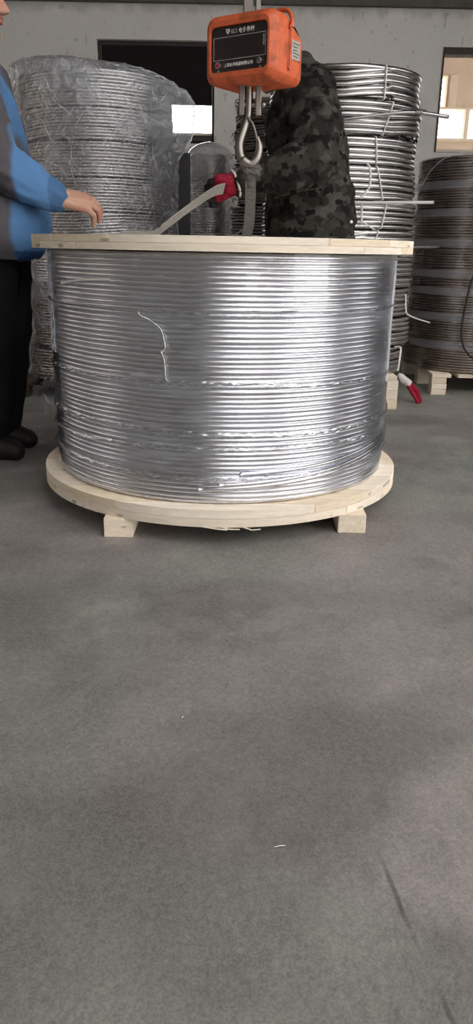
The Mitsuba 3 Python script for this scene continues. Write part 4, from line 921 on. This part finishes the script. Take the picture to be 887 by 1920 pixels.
sv4 = sleeve([((.265, 3.65, 1.385), .086), ((.235, 3.70, 1.24), .088), ((.20, 3.705, 1.12), .082), ((.20, 3.72, .955), .052)], step=.014, seed=15)
add('sleeve', sv4, 'mat_camo', A2, True)
add('snap_button', trimesh.creation.icosphere(2, .008).apply_scale([1, .5, 1]).apply_translation([.435, 3.268, .925]), 'mat_plate', A2, True)
tr2 = union([hull(((.345, 3.43, .84), .115), ((.29, 3.42, .46), .095)), hull(((.29, 3.42, .46), .095), ((.35, 3.43, .12), .088)), hull(((.345, 3.59, .84), .115), ((.30, 3.61, .46), .095)), hull(((.30, 3.61, .46), .095), ((.36, 3.61, .12), .088)), hull(((.345, 3.43, .86), .12), ((.345, 3.59, .86), .12))]).trim_by_plane([0, 0, 1], .045)
add('trousers', wrinkle(soft(tr2, .014, 5), .012, 12, 19), 'mat_camo', A2, True)
for yy_, xx_ in ((3.43, .35), (3.61, .36)):
    s2 = hull(((xx_ + .05, yy_, .045), .045), ((xx_, yy_, .075), .048), ((xx_ - .07, yy_ - .01, .046), .044), ((xx_ - .155, yy_ - .012, .036), .036), ((xx_ - .14, yy_ + .02, .036), .034)).trim_by_plane([0, 0, 1], .0)
    add('shoe', soft(s2, .010, 2), 'mat_shoe', A2, True, label='black work shoe')
# gloved left hand closed on the strap
def gloved(w, f, s_, u):
    f, s_, u = (np.array(k, float) / np.linalg.norm(k) for k in (f, s_, u)); w = np.array(w)
    def q(a, b, c): return w + f * a + s_ * b + u * c
    kn = [q(.056, -.036, -.006), q(.062, -.012, .004), q(.062, .014, .005), q(.054, .038, .0)]
    palm = [hull((q(-.012, 0, 0), .034), (q(.015, 0, .002), .034), seg=18), hull((q(.006, -.016, 0), .027), (q(.006, .018, 0), .027), *[(k, .020) for k in kn], seg=18)]
    fing = []
    for b, L in zip(kn, ((.030, .024, .018), (.036, .027, .020), (.038, .028, .020), (.034, .025, .019))):
        dirs = [f * math.cos(a) - u * math.sin(a) for a in (math.radians(14), math.radians(88), math.radians(168))]
        fing.append(finger(b, dirs, L, ((.0145, .0130), (.0130, .0120), (.0120, .0105))))
    th = finger(q(.022, .030, -.010), (f * .7 + s_ * .35 - u * .6, f * .8 - s_ * .1 - u * .6, f * .6 - s_ * .5 - u * .5), (.038, .030, .022), ((.018, .0145), (.0145, .013), (.0125, .0105)))
    return palm, fing, th
gp, gf, gt = gloved(wr2 + [-.012, 0, -.002], (-.95, -.05, -.16), (.0, -.55, .60), (-.10, -.62, .75))
glove = add('glove', wrinkle(soft(union(gp), .005, 6), .004, 45, 21), 'mat_glove_red', A2, True, label='dark red knitted work glove')
for f_, tip, d in gf:
    add('glove_finger', soft(union(f_), .004, 4), 'mat_glove_dark', glove, True, label='dark rubber coated finger')
add('glove_thumb', soft(union(gt[0]), .004, 4), 'mat_glove_dark', glove, True)
cf = tube([[wr2[0] - .002 - .016 * math.sin(a) - .010 * math.cos(a), wr2[1] + .044 * math.cos(a), wr2[2] + .004 + .045 * math.sin(a)] for a in np.linspace(0, 2 * np.pi, 32, endpoint=False)], .0050, 8, closed=True)
add('glove_cuff', cf, 'mat_glove_white', glove, True, label='white cuff of the glove')
# other hand, gloved, hidden behind the drum rim
gp, gf, gt = gloved((.20, 3.72, .93), (-.35, -.1, -.9), (.0, .8, -.2), (-.4, .2, .85))
g2 = add('glove', soft(union(gp + [k for f_ in gf for k in f_[0]] + gt[0]), .006, 4), 'mat_glove_red', A2, True)

# the grey strap he is pulling
stp = spline([[-.070, 3.125, 1.030], [-.105, 3.10, 1.018], [-.17, 3.06, .975], [-.245, 3.01, .918], [-.305, 2.97, .870], [-.330, 2.95, .853], [-.37, 2.92, .8505], [-.43, 2.87, .8505]], 10)
strap = thing('webbing_strap', 'flat grey webbing strap pulled up from the drum top by the red glove', 'strap')
add('band', ribbon(stp, [.55, -.25, .75], .046, .004), 'mat_webbing', strap, smooth=30)
j_ = np.argmin(np.linalg.norm(stp - [-.30, 2.974, .874], axis=1))
add('stitching', ribbon(stp[j_ - 1:j_ + 2] + [0, -.003, .0025], [.55, -.25, .75], .045, .003), 'mat_glove_dark', strap, label='dark stitched bar across the strap')

# ------------------------------------------------------------------ litter on the floor
for k, (x, y, l_, a) in enumerate(((.072, .892, .016, 10), (-.092, 1.211, .010, 60), (-.012, 1.32, .022, 80))):
    d = np.array([math.cos(math.radians(a)), math.sin(math.radians(a)), 0]) * l_ / 2
    single('wire_scrap', tube(spline([np.array([x, y, .0012]) - d, np.array([x + .001, y, .0022]), np.array([x, y, .0012]) + d], 4), .0011, 5), 'mat_plate', ['pale thin wire scrap lying nearest the camera on the concrete', 'tiny bright metal scrap lying on the concrete in mid floor', 'thin dull wire scrap lying on the concrete below the drum'][k], 'wire scrap', smooth=True)
